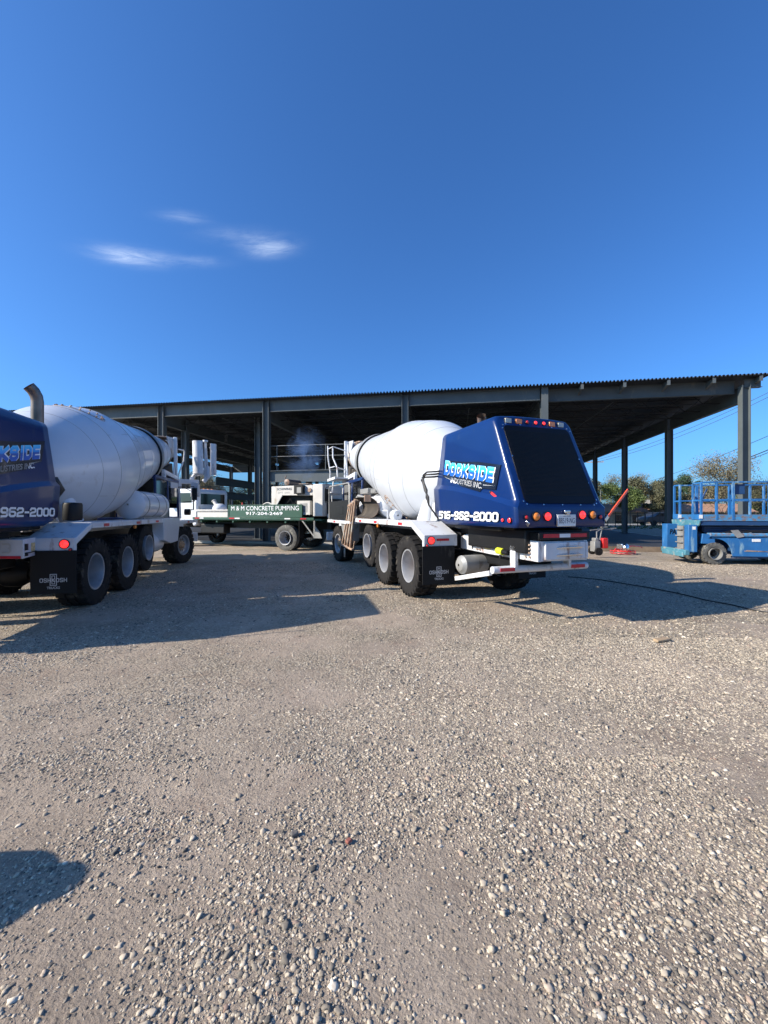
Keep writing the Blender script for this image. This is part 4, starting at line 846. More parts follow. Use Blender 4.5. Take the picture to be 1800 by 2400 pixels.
# corrugated deck: real rib profile, ribs running front to back
pr = []; x = -38.6; 
while x < .75:
    pr += [(x, 7.285), (x + .062, 7.285), (x + .080, 7.355), (x + .135, 7.355)]; x += .153
def fy(x): return -.42
V = []; 
for (x, z) in pr: V += [(x, fy(x), z), (x, 26.0, z), (x, fy(x), z - .006), (x, 26.0, z - .006)]
F = []
for i in range(len(pr) - 1):
    a, b = i * 4, (i + 1) * 4; F += [(a, b, b + 1, a + 1), (a + 2, a + 3, b + 3, b + 2), (a, a + 2, b + 2, b)]
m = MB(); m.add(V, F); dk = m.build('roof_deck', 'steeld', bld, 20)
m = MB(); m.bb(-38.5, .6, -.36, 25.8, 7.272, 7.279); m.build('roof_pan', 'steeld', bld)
# upper floor edge
m = MB(); ibeam(m, (-21.55, 0), (-14.75, 0), 3.10, 3.68, .22); m.build('floor_beam', 'steel', bld)
m = MB(); ibeam(m, (-14.35, 0), (-8.35, 0), 3.10, 3.68, .22); m.build('floor_beam', 'steel', bld)
m = MB(); ibeam(m, (-28.3, 6.0), (-28.3, 18.8), 3.42, 3.98, .25, 'y'); m.build('floor_beam', 'steel', bld)
m = MB(); ibeam(m, (-28.3, 6.0), (-28.3, 18.8), 2.48, 2.96, .25, 'y'); m.build('floor_beam', 'steel', bld)
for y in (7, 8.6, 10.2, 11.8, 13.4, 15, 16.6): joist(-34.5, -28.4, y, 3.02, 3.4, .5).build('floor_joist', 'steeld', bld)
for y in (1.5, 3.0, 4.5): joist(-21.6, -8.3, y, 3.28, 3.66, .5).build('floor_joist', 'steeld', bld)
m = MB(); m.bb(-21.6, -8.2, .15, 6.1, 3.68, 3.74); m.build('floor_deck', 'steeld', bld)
m = MB()
for x in (-21.2, -18.6, -16.1, -12.0, -10): m.tube([(x, .05, 3.68), (x, .05, 5.0)], .022, 6)
split(m, 'rail_post', 'steel', bld)
m = MB(); m.tube([(-21.6, .05, 4.97), (-8.3, .05, 4.97)], .016, 6); m.tube([(-21.6, .05, 4.42), (-8.3, .05, 4.42)], .014, 6); m.build('cable_rail', 'grey', bld)
m = MB(); m.tube([(-21.6, 5.9, 4.97), (-8.3, 5.9, 4.97)], .014, 6); m.tube([(-21.6, 5.9, 4.42), (-8.3, 5.9, 4.42)], .014, 6); m.build('cable_rail', 'grey', bld)
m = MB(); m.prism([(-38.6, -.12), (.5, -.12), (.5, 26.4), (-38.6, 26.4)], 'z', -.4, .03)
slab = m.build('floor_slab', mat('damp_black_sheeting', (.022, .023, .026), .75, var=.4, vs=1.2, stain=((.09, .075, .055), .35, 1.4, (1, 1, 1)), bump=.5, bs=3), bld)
m = MB(); m.bb(-38.6, -8.2, -.30, -.125, -.3, .06); m.bb(.505, .68, -.1, 26.4, -.3, .06); m.build('kerb', 'conc', bld, bevel=.01)
fb = MB()
for x0 in (-8.15, -4.6, -1.6): fb.bb(x0, x0 + (3.5 if x0 < -8 else 2.95), -.175, -.135, -.24, .045)
fb.build('form_board', 'formw', bld)

# ------------------------------------------------------------------ concrete pump truck
P = empty('pump_truck', (-3.55, 17.9, 0), R_(68))
tag(P, 'flatbed pump truck with green lettered side panel and white pump housing', 'pump truck')
for x, s in ((-1.07, -1), (1.07, 1)):
    wheel(P, x, 0, .52, .52, .25, s, -.13, chunky=False, rub='rubbl', hubm='black'); wheel(P, x, 5.75, .50, .50, .26, s, .08, steer=0, chunky=False, rub='rubber')
    wheel(P, x - s * .30, 0, .52, .52, .25, s, -.13, chunky=False, rub='rubber', hubm='black')
m = MB()
for s in (-1, 1): m.bb(s * .36, s * .44, -1.8, 7.2, .85, 1.12)
for y in (-1.6, .9, 2.4, 4, 6.5): m.bb(-.36, .36, y, y + .08, .88, 1.1)
m.tube([(-.95, 0, .52), (.95, 0, .52)], .10, 10); m.tube([(-.95, 5.75, .5), (.95, 5.75, .5)], .08, 10); m.build('chassis', 'black', P)
m = MB(); m.bb(-1.2, 1.2, -1.7, 4.95, 1.22, 1.29); m.bb(-1.225, -1.20, -1.35, 4.97, 1.255, 1.345); m.bb(1.20, 1.225, -1.35, 4.97, 1.255, 1.345)
for y in (-.9, 0, .9, 1.8, 2.7, 3.6, 4.5): m.bb(-1.15, 1.15, y, y + .08, 1.12, 1.22)
m.build('flatbed', 'green', P, bevel=.004)
for y0, mm in ((4.55, 'reflr'), (4.32, 'reflw'), (2.6, 'reflr'), (2.3, 'reflw'), (-.25, 'reflw'), (-1.0, 'reflr')):
    m = MB(); m.bb(-1.231, -1.226, y0, y0 + .28, 1.275, 1.325); m.build('reflective_tape', mm, P)
m = MB(); m.bb(-1.22, -.95, -.79, 2.9, 1.36, 1.86); m.bb(-1.235, -1.2, -.81, 2.92, 1.845, 1.875); m.bb(-1.235, -1.2, -.81, 2.92, 1.35, 1.375); m.bb(-1.235, -1.2, -.81, -.77, 1.37, 1.85); m.bb(-1.235, -1.2, 2.88, 2.92, 1.37, 1.85)
sp_ = m.build('side_panel', 'green', P, bevel=.004)
vs, fs = font_mesh('M & M CONCRETE PUMPING', .0); m = MB(); m.add(place(vs, (-1.228, 2.76, 1.635), (0, -1, 0), (0, 0, 1), 3.42, .185), fs); m.build('lettering', 'decalw', sp_)
vs, fs = font_mesh('917-204-2469', .015); m = MB(); m.add(place(vs, (-1.228, 1.98, 1.445), (0, -1, 0), (0, 0, 1), 1.86, .13), fs); m.build('phone_number', 'decalw', sp_)
m = MB(); m.bb(-1.18, -.3, 3.0, 4.73, 1.33, 1.60); m.bb(-1.23, -.25, 2.96, 4.9, 1.60, 1.635); m.bb(-1.2, -.27, 2.98, 4.85, 1.645, 1.68); m.build('tool_chest', 'cream', P, bevel=.008)
# white pump housing
m = MB(); m.prism([(.72, 2.62), (-1.27, 2.64), (-1.27, 2.22), (.17, 2.24), (.43, 1.86), (.43, 1.31), (.72, 1.31)], 'x', -1.16, -1.12); m.bb(-1.12, 1.1, -1.27, .72, 2.58, 2.62); m.bb(-1.12, 1.1, .68, .72, 1.31, 2.58); m.bb(1.08, 1.12, -1.27, .68, 1.31, 2.58)
hs_ = m.build('pump_housing', 'cream', P, bevel=.02)
m = MB(); m.bb(-.9, .9, -1.2, .5, 1.32, 2.3); m.tube([(-.95, .1, 1.9), (-1.0, -.1, 2.1), (-.95, -.3, 1.8)], .03, 6); m.tube([(-.92, .3, 1.5), (-1.0, 0, 1.7), (-1.0, -.4, 1.6)], .04, 6); m.bb(-1.0, -.9, -.2, .2, 1.4, 1.7); m.build('pump_engine', 'black', P, bevel=.03)
vs, fs = font_mesh('SCHWING', .025); m = MB(); m.add(place(vs, (-1.164, .44, 2.455), (0, -1, 0), (0, 0, 1), .72, .095, .12), fs); m.build('lettering', 'decalk', hs_)
vs, fs = font_mesh('SPT 500', .01); m = MB(); m.add(place(vs, (-1.164, .40, 2.32), (0, -1, 0), (0, 0, 1), .58, .075), fs); m.build('lettering', 'grey', hs_)
m = MB(); m.bb(-1.34, -1.16, -.90, -.50, 2.29, 2.64); m.bb(-1.345, -1.34, -.84, -.64, 2.33, 2.55, 1); m.build('display_box', ['black', 'grey'], P, bevel=.01)
m = MB(); m.bb(-1.14, -.95, -1.12, -.52, 1.46, 2.02); m.bb(-1.146, -1.14, -1.0, -.64, 1.56, 1.92, 1); m.build('oil_cooler', ['cream', 'grey'], P, bevel=.03)
m = MB(); m.bb(-1.2, 1.2, -1.74, -1.29, 1.40, 2.67); m.build('rear_cabinet', 'cream', P, bevel=.025)
m = MB(); m.lathe([(0, .02), (.01, .13), (.9, .14), (.92, .02)], axis((-1.05, .05, 2.79), (1, 0, 0)), 24); m.tube([(-.9, .2, 2.75), (-.9, .22, 2.98), (-.9, .16, 3.08)], .022, 8); m.tube([(-.5, -.8, 2.62), (-.5, -.8, 2.74)], .06, 10); m.bb(-1.0, -.7, -.95, -.5, 2.7, 2.73); m.build('muffler', 'exh', P, 40)
m = MB(); m.lathe([(0, .03), (0, .08), (.04, .08), (.04, .02)], axis((-1.17, -1.12, 2.45), (-1, 0, 0)), 14); m.build('horn', 'rusty', P)
m = MB(); m.bb(-1.2, -.85, -.66, -.64, .52, 1.24); m.build('mudflap', 'flap', P)
m = MB(); m.prism([(-1.36, 1.05), (-1.36, .54), (-1.70, .54), (-1.58, .80)], 'x', -1.2, -1.17); m.bar((-1.18, -.78, 1.24), (-1.18, -1.34, .6), .03, .05); m.bb(-1.2, -1.15, -1.38, -1.32, .54, 1.25); m.build('step_guard', 'grey', P)
m = MB(); m.prism([(-1.76, 1.5), (-2.75, 1.45), (-2.5, .8), (-1.9, .7)], 'x', -.7, .7); m.bb(-.9, .9, -1.95, -1.76, .9, 2.1); m.build('hopper', 'black', P, bevel=.02)
m = MB(); m.tube([(-.7, -1.9, 1.42), (-1.0, -1.9, 1.42)], .09, 14); m.tube([(-.7, -2.05, 1.30), (-1.1, -2.05, 1.30)], .05, 10); m.build('pipe_end', 'cream', P)
m = MB(); m.bb(-.85, -.45, 3.5, 4.9, .6, 1.05); m.build('fuel_tank', 'black', P, bevel=.05)
# cab
m = MB(); m.prism([(4.98, 1.0), (4.98, 2.5), (5.08, 2.64), (6.5, 2.66), (6.9, 1.95), (8.2, 1.75), (8.25, .9), (6.3, .9), (6.2, 1.1), (5.3, 1.1), (5.2, .9)], 'x', -.97, .97)
cb = m.build('cab', 'white', P, bevel=.06)
m = MB(); m.bb(-.75, .75, 4.972, 4.978, 1.92, 2.42); m.prism([(5.3, 2.0), (5.3, 2.45), (6.3, 2.45), (6.6, 2.0)], 'x', -.980, -.975); m.prism([(5.3, 2.0), (5.3, 2.45), (6.3, 2.45), (6.6, 2.0)], 'x', .975, .980); m.build('window', 'glass', cb, bevel=.003)
m = MB(); m.bb(-.25, .25, 5.3, 5.8, 1.0, 1.3)
for x in (-.5, -.25, 0, .25, .5): m.bb(x - .05, x + .05, 5.5, 5.56, 2.655, 2.70)
split(m, 'roof_lamp', 'lensa', cb)
m = MB(); m.tube([(-.97, 6.5, 2.3), (-1.3, 6.7, 2.35), (-1.3, 6.7, 1.9), (-.97, 6.5, 1.9)], .014, 6); m.bb(-1.36, -1.2, 6.68, 6.72, 1.95, 2.3); m.build('mirror', 'chrome', cb)
def onP(x, y, z): return P_M @ Vector((x, y, z))
P_M = Matrix.Translation((-3.55, 17.9, 0)) @ Matrix.Rotation(R_(68), 4, 'Z')
# loose things lying on the flatbed
pot = empty('funnel_pot', onP(-.75, 3.85, 1.68), R_(68)); tag(pot, 'white funnel pot with a slanted spout standing on the white tool chest of the flatbed', 'funnel')
m = MB(); m.lathe([(0, .30), (.02, .31), (.10, .30), (.20, .24), (.26, .12), (.27, .001)], axis((0, 0, 0), (0, 0, 1)), 24); m.build('bowl', 'white', pot, 35)
m = MB(); m.tube([(0, .12, .12), (0, .34, .40)], .085, 16); m.tube([(0, .33, .385), (0, .35, .41)], .105, 16); m.build('spout', 'cream', pot)
cone = empty('traffic_cone', onP(-.7, 2.62, 1.29), R_(68)); tag(cone, 'red and white cone tip poking up behind the green side panel', 'traffic cone')
m = MB(); m.lathe([(0, .16), (.03, .13), (.42, .045)], axis((0, 0, 0), (0, 0, 1)), 16); m.build('cone_body', 'decalw', cone)
m = MB(); m.lathe([(.42, .046), (.70, .022), (.705, .001)], axis((0, 0, 0), (0, 0, 1)), 16); m.build('cone_top', 'red', cone)
m = MB()
for k in range(5): m.tube([onP(-.65 + .02 * k, 1.3 + math.cos(a) * (.36 - .02 * k), 1.64 + k * .0 + math.sin(a) * (.33 - .02 * k)) for a in [i * math.pi / 12 for i in range(25)]], .022, 6)
tag(m.build('hose_coil', 'cream', None, 60), 'pale hose coil standing behind the green side panel near the big column', 'hose')

# exhaust smoke drifting up behind the pump
m = MB(); m.lathe([(-1.5, .02), (-1.35, .45), (-.8, .8), (0, .95), (.8, .85), (1.3, .5), (1.5, .02)], Matrix.Translation((-3.6, 18.95, 4.25)) @ Matrix.Rotation(R_(-62), 4, 'Y'), 24)
smk = bpy.data.materials.new('thin_smoke'); smk.use_nodes = True; nt = smk.node_tree; nt.nodes.clear()
o_ = nt.nodes.new('ShaderNodeOutputMaterial'); pv = nt.nodes.new('ShaderNodeVolumePrincipled'); pv.inputs['Color'].default_value = (.30, .50, .95, 1); pv.inputs['Anisotropy'].default_value = .1
tcs = nt.nodes.new('ShaderNodeTexCoord'); ns = nt.nodes.new('ShaderNodeTexNoise'); ns.inputs['Scale'].default_value = 1.5; ns.inputs['Detail'].default_value = 5; ns.inputs['Distortion'].default_value = 1.2; nt.links.new(tcs.outputs['Object'], ns.inputs['Vector'])
gr_ = nt.nodes.new('ShaderNodeTexGradient'); gr_.gradient_type = 'SPHERICAL'; mg = nt.nodes.new('ShaderNodeMapping'); nt.links.new(tcs.outputs['Generated'], mg.inputs[0]); mg.inputs['Location'].default_value = (-1, -1, -1); mg.inputs['Scale'].default_value = (2, 2, 2); nt.links.new(mg.outputs[0], gr_.inputs[0])
r_ = nt.nodes.new('ShaderNodeMapRange'); nt.links.new(ns.outputs[0], r_.inputs[0]); r_.inputs['From Min'].default_value = .42; r_.inputs['From Max'].default_value = .75; r_.inputs['To Max'].default_value = 1.3
mu = nt.nodes.new('ShaderNodeMath'); mu.operation = 'MULTIPLY'; nt.links.new(r_.outputs[0], mu.inputs[0]); nt.links.new(gr_.outputs[0], mu.inputs[1])
nt.links.new(mu.outputs[0], pv.inputs['Density']); nt.links.new(pv.outputs[0], o_.inputs['Volume'])
tag(m.build('smoke', smk, None), 'thin blue grey exhaust smoke drifting in front of the upper floor rails', 'smoke', kind='stuff')

# ------------------------------------------------------------------ scissor lift
Q = empty('scissor_lift', (9.9, 12.4, 0), R_(-9)); tag(Q, 'worn blue scissor lift with guard rails, parked at the right edge by the corner column', 'scissor lift')
for x in (0, 2.35):
    for y, s in ((.10, -1), (1.45, 1)):
        e = empty('wheel', (x, y, .325), (-math.pi / 2 if s < 0 else math.pi / 2), Q)
        if 'lw' not in globals():
            a = tyre_mb(.325, .24, 18, True).build('tyre', 'rubbl', e); b = rim_mb(.325, .02).build('rim', ['grey', 'black'], e); c = hub_mb(.325, .02).build('hub', 'black', e); lw = [('tyre', a.data), ('rim', b.data), ('hub', c.data)]
        else:
            for nm, d in lw: o = bpy.data.objects.new(nm, d); C.objects.link(o); o.parent = e
arch = [(.47 * math.cos(R_(a)), .33 + .45 * math.sin(R_(a))) for a in range(0, 100, 12)]
for y0, y1 in ((0.0, .03), (1.5, 1.53)):
    m = MB(); m.prism([(.50, .25)] + arch + [(-.10, .82), (-.14, .80), (-.05, .83), (3.2, .83), (3.2, .25)], 'y', y0, y1); m.build('chassis_panel', 'blue', Q, bevel=.004)
m = MB(); m.bb(-.12, 3.2, -.012, .25, .832, .94); m.bb(-.12, 3.2, 1.28, 1.54, .832, .94); m.build('chassis_edge', 'bluer', Q, bevel=.03)
m = MB(); m.bb(.5, 3.2, .04, 1.49, .30, .82); m.bb(-.45, .5, .4, 1.1, .3, .85); m.tube([(0, .1, .325), (0, 1.45, .325)], .05, 8); m.bb(.5, 3.1, .05, .1, .2, .25); m.build('chassis', 'blued', Q)
m = MB(); m.prism([(-.34, .62), (-.30, .92), (.02, .88), (.04, .60)], 'y', .02, .3); m.build('hydraulic_box', 'blue', Q, bevel=.01)
m = MB()
for k in range(7): m.tube([(-.42 + .02 * (k % 3), .1 + .05 * k, 1.0), (-.36, .1 + .04 * k, .75), (-.44, .12 + .04 * k, .5)], .012, 5)
split(m, 'hydraulic_hose', 'hose', Q)
for k in range(3):
    m = MB()
    for y in (.35, 1.15): m.bar((-.1 + .0 * k, y, .97 + k * .06), (3.1, y, 1.00 + k * .06), .05, .05); m.bar((-.1, y + .07, 1.02 + k * .06), (3.1, y + .07, .96 + k * .06), .05, .05)
    m.build('scissor_arm', 'blued', Q)
m = MB(); m.bb(-.36, 3.5, .0, 1.5, 1.17, 1.30); m.build('platform_frame', 'blued', Q, bevel=.006)
m = MB(); m.bb(-.38, 3.52, -.02, 1.52, 1.30, 1.335); m.build('platform_deck', 'bluer', Q, bevel=.008)
m = MB(); m.bb(-.37, 3.5, -.015, .01, 1.337, 1.49); m.bb(-.37, 3.5, 1.49, 1.515, 1.337, 1.49); m.build('toe_board', 'bluer', Q)
m = MB(); m.prism([(-.05, 1.32), (1.55, 1.32), (1.50, 1.17), (1.42, 1.12), (.08, 1.12), (0, 1.17)], 'x', -.43, -.385); m.build('entry_lip', 'teal', Q, bevel=.01)
rt_ = 2.46
m = MB()
for y in (0, 1.5): m.bar((-.36, y, rt_), (3.5, y, rt_), .045, .045); m.bar((-.36, y, 1.94), (3.5, y, 1.94), .04, .04)
m.build('guard_rail', 'blue', Q, bevel=.004)
for x, y, w in ((-.36, 0, .06), (.06, 0, .05), (.50, 0, .07), (1.45, 0, .06), (2.2, 0, .05), (2.28, 0, .05), (3.45, 0, .06), (-.36, 1.5, .06), (.32, 1.5, .09), (1.3, 1.5, .08), (.9, 1.5, .05), (1.9, 1.5, .06), (2.9, 1.5, .06), (1.52, 0, .05), (2.9, 0, .05), (2.3, 1.5, .06), (3.45, 1.5, .06), (-.36, .42, .06), (-.36, 1.16, .06)):
    m = MB(); m.bb(x - w / 2, x + w / 2, y - .025, y + .025, 1.335, rt_ - .02); m.build('rail_post', 'blue', Q, bevel=.004)
m = MB()
for a, b in ((0, .42), (1.16, 1.5)): m.bar((-.36, a, rt_ - .01), (-.36, b, rt_ - .01), .05, .05); m.bar((-.36, a, 1.92), (-.36, b, 1.92), .04, .05); m.bb(-.40, -.33, a - .02, b + .02, 1.337, 1.50)
split(m, 'end_rail', 'blue', Q, bevel=.004)
m = MB(); m.bb(.55, .85, .05, .25, 2.1, 2.4); m.bar((.45, 1.48, 1.95), (.62, 1.48, 2.35), .03, .05); m.build('control_box', 'blued', Q, bevel=.01)
for p in ((-.38, -.052, 1.43), (-.38, 1.1, 1.43)):
    m = MB(); m.box((p[0], -.028 if p[1] < 0 else 1.13, p[2]), (.10, .006, .11)); m.build('label_plate', 'plate', Q)
m = MB(); m.bb(-.70, -.46, 0, .24, .36, 1.18); m.build('ladder_box', 'blue', Q, bevel=.012)
m = MB(); m.bb(-.60, -.51, -.006, -.001, 1.04, 1.13); m.build('label_plate', 'plate', Q)
m = MB(); m.bb(-.74, -.42, 1.18, 1.5, .40, 1.18); pb = m.build('ladder_box', 'blue', Q, bevel=.012)
vs, fs = font_mesh('PA', .04); m = MB(); m.add(place(vs, (-.66, 1.177, .84), (1, 0, 0), (0, 0, 1), .20, .17, .1), fs); m.build('spray_mark', 'decalk', pb)
m = MB(); m.bb(-.72, -.69, .26, .60, .3, 1.14); 
for z in (.42, .62, .82, 1.02): m.bb(-.78, -.70, .26, .60, z, z + .03)
m.build('ladder', 'grey', Q)
m = MB(); m.bb(-.80, -.66, .0, 1.45, .26, .42); m.bb(-.84, -.78, .06, 1.3, .20, .36); m.build('bumper', 'teal', Q, bevel=.02)
m = MB(); m.prism([(.42, 1.02), (.62, 1.04), (.78, .84), (.60, .80)], 'y', -.03, -.01); m.build('bracket_plate', 'grey', Q)
m = MB(); m.bb(1.0, 1.22, -.012, -.001, .69, .77); m.bb(1.42, 1.56, -.012, -.001, .30, .345); split(m, 'label_plate', 'plate', Q)
m = MB()
for k in range(5): m.tube([(.2 + .1 * k, .03, .95), (.5 + .3 * k, .05, 1.02 + .02 * (k % 2)), (.9 + .4 * k, .04, .96)], .012, 5)
split(m, 'hydraulic_hose', 'hose', Q)
m = MB(); m.lathe([(0, .05), (.05, .05), (.08, .03), (.085, .001)], axis((1.02, .12, .94), (0, 0, 1)), 12); m.build('beacon', 'chrome', Q)
m = MB()
for a, b in (((.8, .41), (1.6, .40)), ((.85, .43), (1.55, .39))): m.bar((a[0], -.004, a[1]), (b[0], -.004, b[1]), .006, .02)
m.build('scrape_mark', 'rusty', Q)

# ------------------------------------------------------------------ gear by the building edge
tr = empty('power_trowel', (9.75, 16.9, -.15), R_(20)); tag(tr, 'red power trowel lying at the form board between the mixer and the scissor lift', 'power trowel')
m = MB()
for r_, z in ((.46, .05), (.46, .14), (.30, .16)): m.tube([(math.cos(a) * r_, math.sin(a) * r_, z) for a in [i * math.pi / 12 for i in range(25)]], .014, 6)
for k in range(6): a = k * math.pi / 3; m.tube([(0, 0, .18), (math.cos(a) * .46, math.sin(a) * .46, .10)], .012, 6)
m.build('guard_ring', 'red', tr, 60)
m = MB()
for k in range(4): a = k * math.pi / 2 + .3; m.box((math.cos(a) * .24, math.sin(a) * .24, .02), (.36, .12, .008), 0, Matrix.Rotation(a, 3, 'Z'))
m.build('blade', 'grey', tr)
m = MB(); m.lathe([(0, .03), (.02, .14), (.10, .17), (.2, .15), (.24, .06), (.25, .01)], axis((0, 0, .24), (.25, -.9, .25)), 18); m.bb(-.12, .12, -.08, .2, .18, .42); m.build('engine', ['chrome'], tr, 40, .02)
m = MB(); m.tube([(.1, 0, .2), (.6, .1, .30), (1.25, .2, .26), (1.35, .2, .2)], .02, 8); m.tube([(-.1, 0, .2), (-.5, -.1, .25), (-.62, -.1, .1)], .02, 8); m.build('handle', 'red', tr)
ct = empty('engine_cart', (8.05, 15.2, 0), R_(5)); tag(ct, 'grey framed engine cart standing just right of the nearer mixer rear', 'cart')
m = MB(); m.tube([(-.25, 0, .1), (-.25, 0, .85), (-.05, 0, .95), (.35, 0, .93)], .022, 8); m.tube([(-.05, 0, .95), (-.12, 0, .6), (-.12, 0, .15)], .02, 8); m.tube([(-.5, 0, .9), (0, 0, .95), (.5, 0, .97)], .018, 8); m.bb(-.08, .14, -.05, .05, 1.0, 1.04); m.build('frame', 'grey', ct)
m = MB(); m.bb(-.42, -.2, -.15, .15, .12, .5); m.bb(-.38, -.24, -.12, .12, .5, .62); m.build('engine', 'grey', ct, bevel=.02)
m = MB(); m.lathe([(-.04, .02), (-.04, .14), (.04, .14), (.04, .02)], axis((-.3, -.2, .14), (0, 1, 0)), 18); m.lathe([(-.04, .02), (-.04, .14), (.04, .14), (.04, .02)], axis((-.3, .2, .14), (0, 1, 0)), 18); m.build('tyre', 'rubber', ct)
fc_ = empty('fuel_can', (8.06, 15.15, .24), R_(5)); tag(fc_, 'red fuel can hanging on the grey engine cart', 'fuel can')
m = MB(); m.bb(-.11, .11, -.09, .09, 0, .38); m.build('can_body', 'red', fc_, bevel=.03)
m = MB(); m.tube([(-.06, 0, .38), (-.06, 0, .43), (.06, 0, .43), (.06, 0, .38)], .012, 8); m.lathe([(0, .03), (.04, .03), (.04, .001)], axis((.07, 0, .38), (0, 0, 1)), 10); m.build('handle', 'black', fc_)
cab_ = [(3.1, 7.0), (4.4, 9.9), (4.9, 9.6), (5.3, 8.8), (5.6, 8.0), (5.72, 7.25), (5.9, 6.6), (6.05, 6.2), (6.8, 5.9), (7.6, 5.7)]
pts = []
for i in range(len(cab_) - 1):
    for k in range(6): a = k / 6; x = cab_[i][0] * (1 - a) + cab_[i + 1][0] * a; y = cab_[i][1] * (1 - a) + cab_[i + 1][1] * a; pts.append((x + .02 * math.sin(i * 6 + k), y, float(ground_z(np.array([x]), np.array([y]))[0]) + .016))
m = MB(); m.tube(pts[6:], .011, 6); tag(m.build('power_cable', 'hose', None, 60), 'black cable snaking over the gravel to the right of the mixer', 'cable')
def scrap(name, px, py, d, rz, mm, label, cat, z=None):
    Y = 970 * CAMH / (py - 1200); X = (px - 900) / 970 * Y; gz = float(ground_z(np.array([X]), np.array([Y]))[0])
    m = MB(); m.box((0, 0, d[2] / 2), d, 0, Matrix.Rotation(.06, 3, 'X')); o = m.build(name, mm, None, bevel=min(d) * .3); o.location = (X, Y, gz + .004); o.rotation_euler = (0, 0, rz); tag(o, label, cat)
scrap('timber_offcut', 1552, 1503, (.22, .07, .035), .3, 'wood', 'short pale timber offcut on sunlit gravel just in front of the centre mixer shadow', 'timber')
scrap('brick_chip', 817, 1977, (.028, .022, .014), .8, mat('brick_red', (.30, .10, .07), .8, var=.3, vs=20), 'small dull red brick chip in the middle of the gravel', 'brick chip')
scrap('rock', 690, 1962, (.036, .026, .018), .5, mat('dark_rock', (.12, .11, .10), .85, var=.3, vs=20, bump=.5), 'dark flat rock lying left of the red brick chip', 'rock')
# drum-shaped stand-in for an unseen object, added to cast the lower left shadow
dr = empty('oil_drum', (-3.16, 1.26, 0)); tag(dr, 'unseen drum-shaped stand-in added beyond the left edge to cast the lower left shadow', 'drum')
m = MB(); m.lathe([(0, .001), (0, .26), (.02, .272), (.3, .265), (.31, .278), (.33, .265), (.6, .265), (.61, .278), (.63, .265), (.84, .265), (.92, .23), (.98, .13), (1.06, .10), (1.09, .001)], axis((0, 0, 0), (0, 0, 1)), 28); m.build('drum_body', 'blued', dr)

# ------------------------------------------------------------------ beyond the lot
m = MB(); nseg = 1; m.bb(-80, 120, 45.2, 55, -.06, .012); tag(m.build('road', mat('pale_road', (.30, .29, .27), .9, var=.15, vs=.5)), kind='structure')
fe = empty('picket_fence', (10, 41.2, 0), math.atan2(3.5, 48)); tag(fe, 'long black metal picket fence across the far side of the lot', 'fence')
L = 60; k = 0
x = 0
while x < L:
    m = MB(); 
    for q in range(int(2.4 / .13)): m.bb(x + q * .13, x + q * .13 + .02, -.01, .01, .06, 1.66)
    m.bb(x, x + 2.4, -.02, .02, .18, .22); m.bb(x, x + 2.4, -.02, .02, 1.40, 1.44); m.build('picket_panel', 'fence', fe); m = MB(); m.bb(x - .05, x + .05, -.05, .05, 0, 1.62); m.build('post', 'fence', fe); m = MB(); m.bb(x + .77, x + .83, -.03, .03, 0, 1.6); m.build('post', 'fence', fe); m = MB(); m.bb(x + 1.57, x + 1.63, -.03, .03, 0, 1.6); m.build('post', 'fence', fe)
    x += 2.4
# low commercial building with brown mansard roof
sh = empty('shop_building', (41, 67, -1.2), R_(-4)); tag(sh, 'low tan building with a brown shingled roof beyond the fence', 'building')
m = MB(); m.bb(-9, 14, -4, 6, 0, 2.9); m.build('wall', 'brick', sh)
m = MB(); m.add([(-9.8, -4.8, 2.75), (14.8, -4.8, 2.75), (14.8, 6.8, 2.75), (-9.8, 6.8, 2.75), (-9.0, -2.6, 4.05), (14, -2.6, 4.05), (14, 5, 4.05), (-9.0, 5, 4.05)], [(3, 2, 1, 0), (4, 5, 6, 7), (0, 1, 5, 4), (1, 2, 6, 5), (2, 3, 7, 6), (3, 0, 4, 7)]); m.build('roof', 'roofb', sh)
for x in (-8, -5.4, -2.8, -.2, 2.4, 5, 7.6, 10.2): m = MB(); m.bb(x, x + 1.3, -4.05, -4.0, 1.1, 2.3); m.build('window', 'glass', sh)
for x in (-1.2, 1.4): m = MB(); m.bb(x, x + 1.3, -1, .4, 4.05, 4.75); m.build('roof_unit', 'grey', sh, bevel=.03)
# parked car behind the fence
cr_ = empty('parked_car', (31.0, 46.6, .01), R_(8)); tag(cr_, 'dark grey car parked behind the picket fence left of the scissor lift', 'car')
m = MB(); prof = [(-2.2, .45), (-2.25, .75), (-2.1, .98), (-1.3, 1.08), (-.75, 1.5), (.9, 1.54), (1.7, 1.10), (2.2, .98), (2.25, .45)]; m.prism(prof, 'y', -.88, .88); m.build('body', 'carp', cr_, bevel=.08)
m = MB(); m.prism([(-1.15, 1.1), (-.7, 1.44), (.85, 1.48), (1.5, 1.12)], 'y', -.895, -.885); m.build('window', 'glass', cr_)
for x in (-1.4, 1.4):
    for y in (-.8, .8): m = MB(); m.lathe([(-.11, .05), (-.11, .30), (-.08, .33), (.08, .33), (.11, .30), (.11, .05)], axis((x, y, .33), (0, 1, 0)), 20); m.build('wheel', 'rubber', cr_)

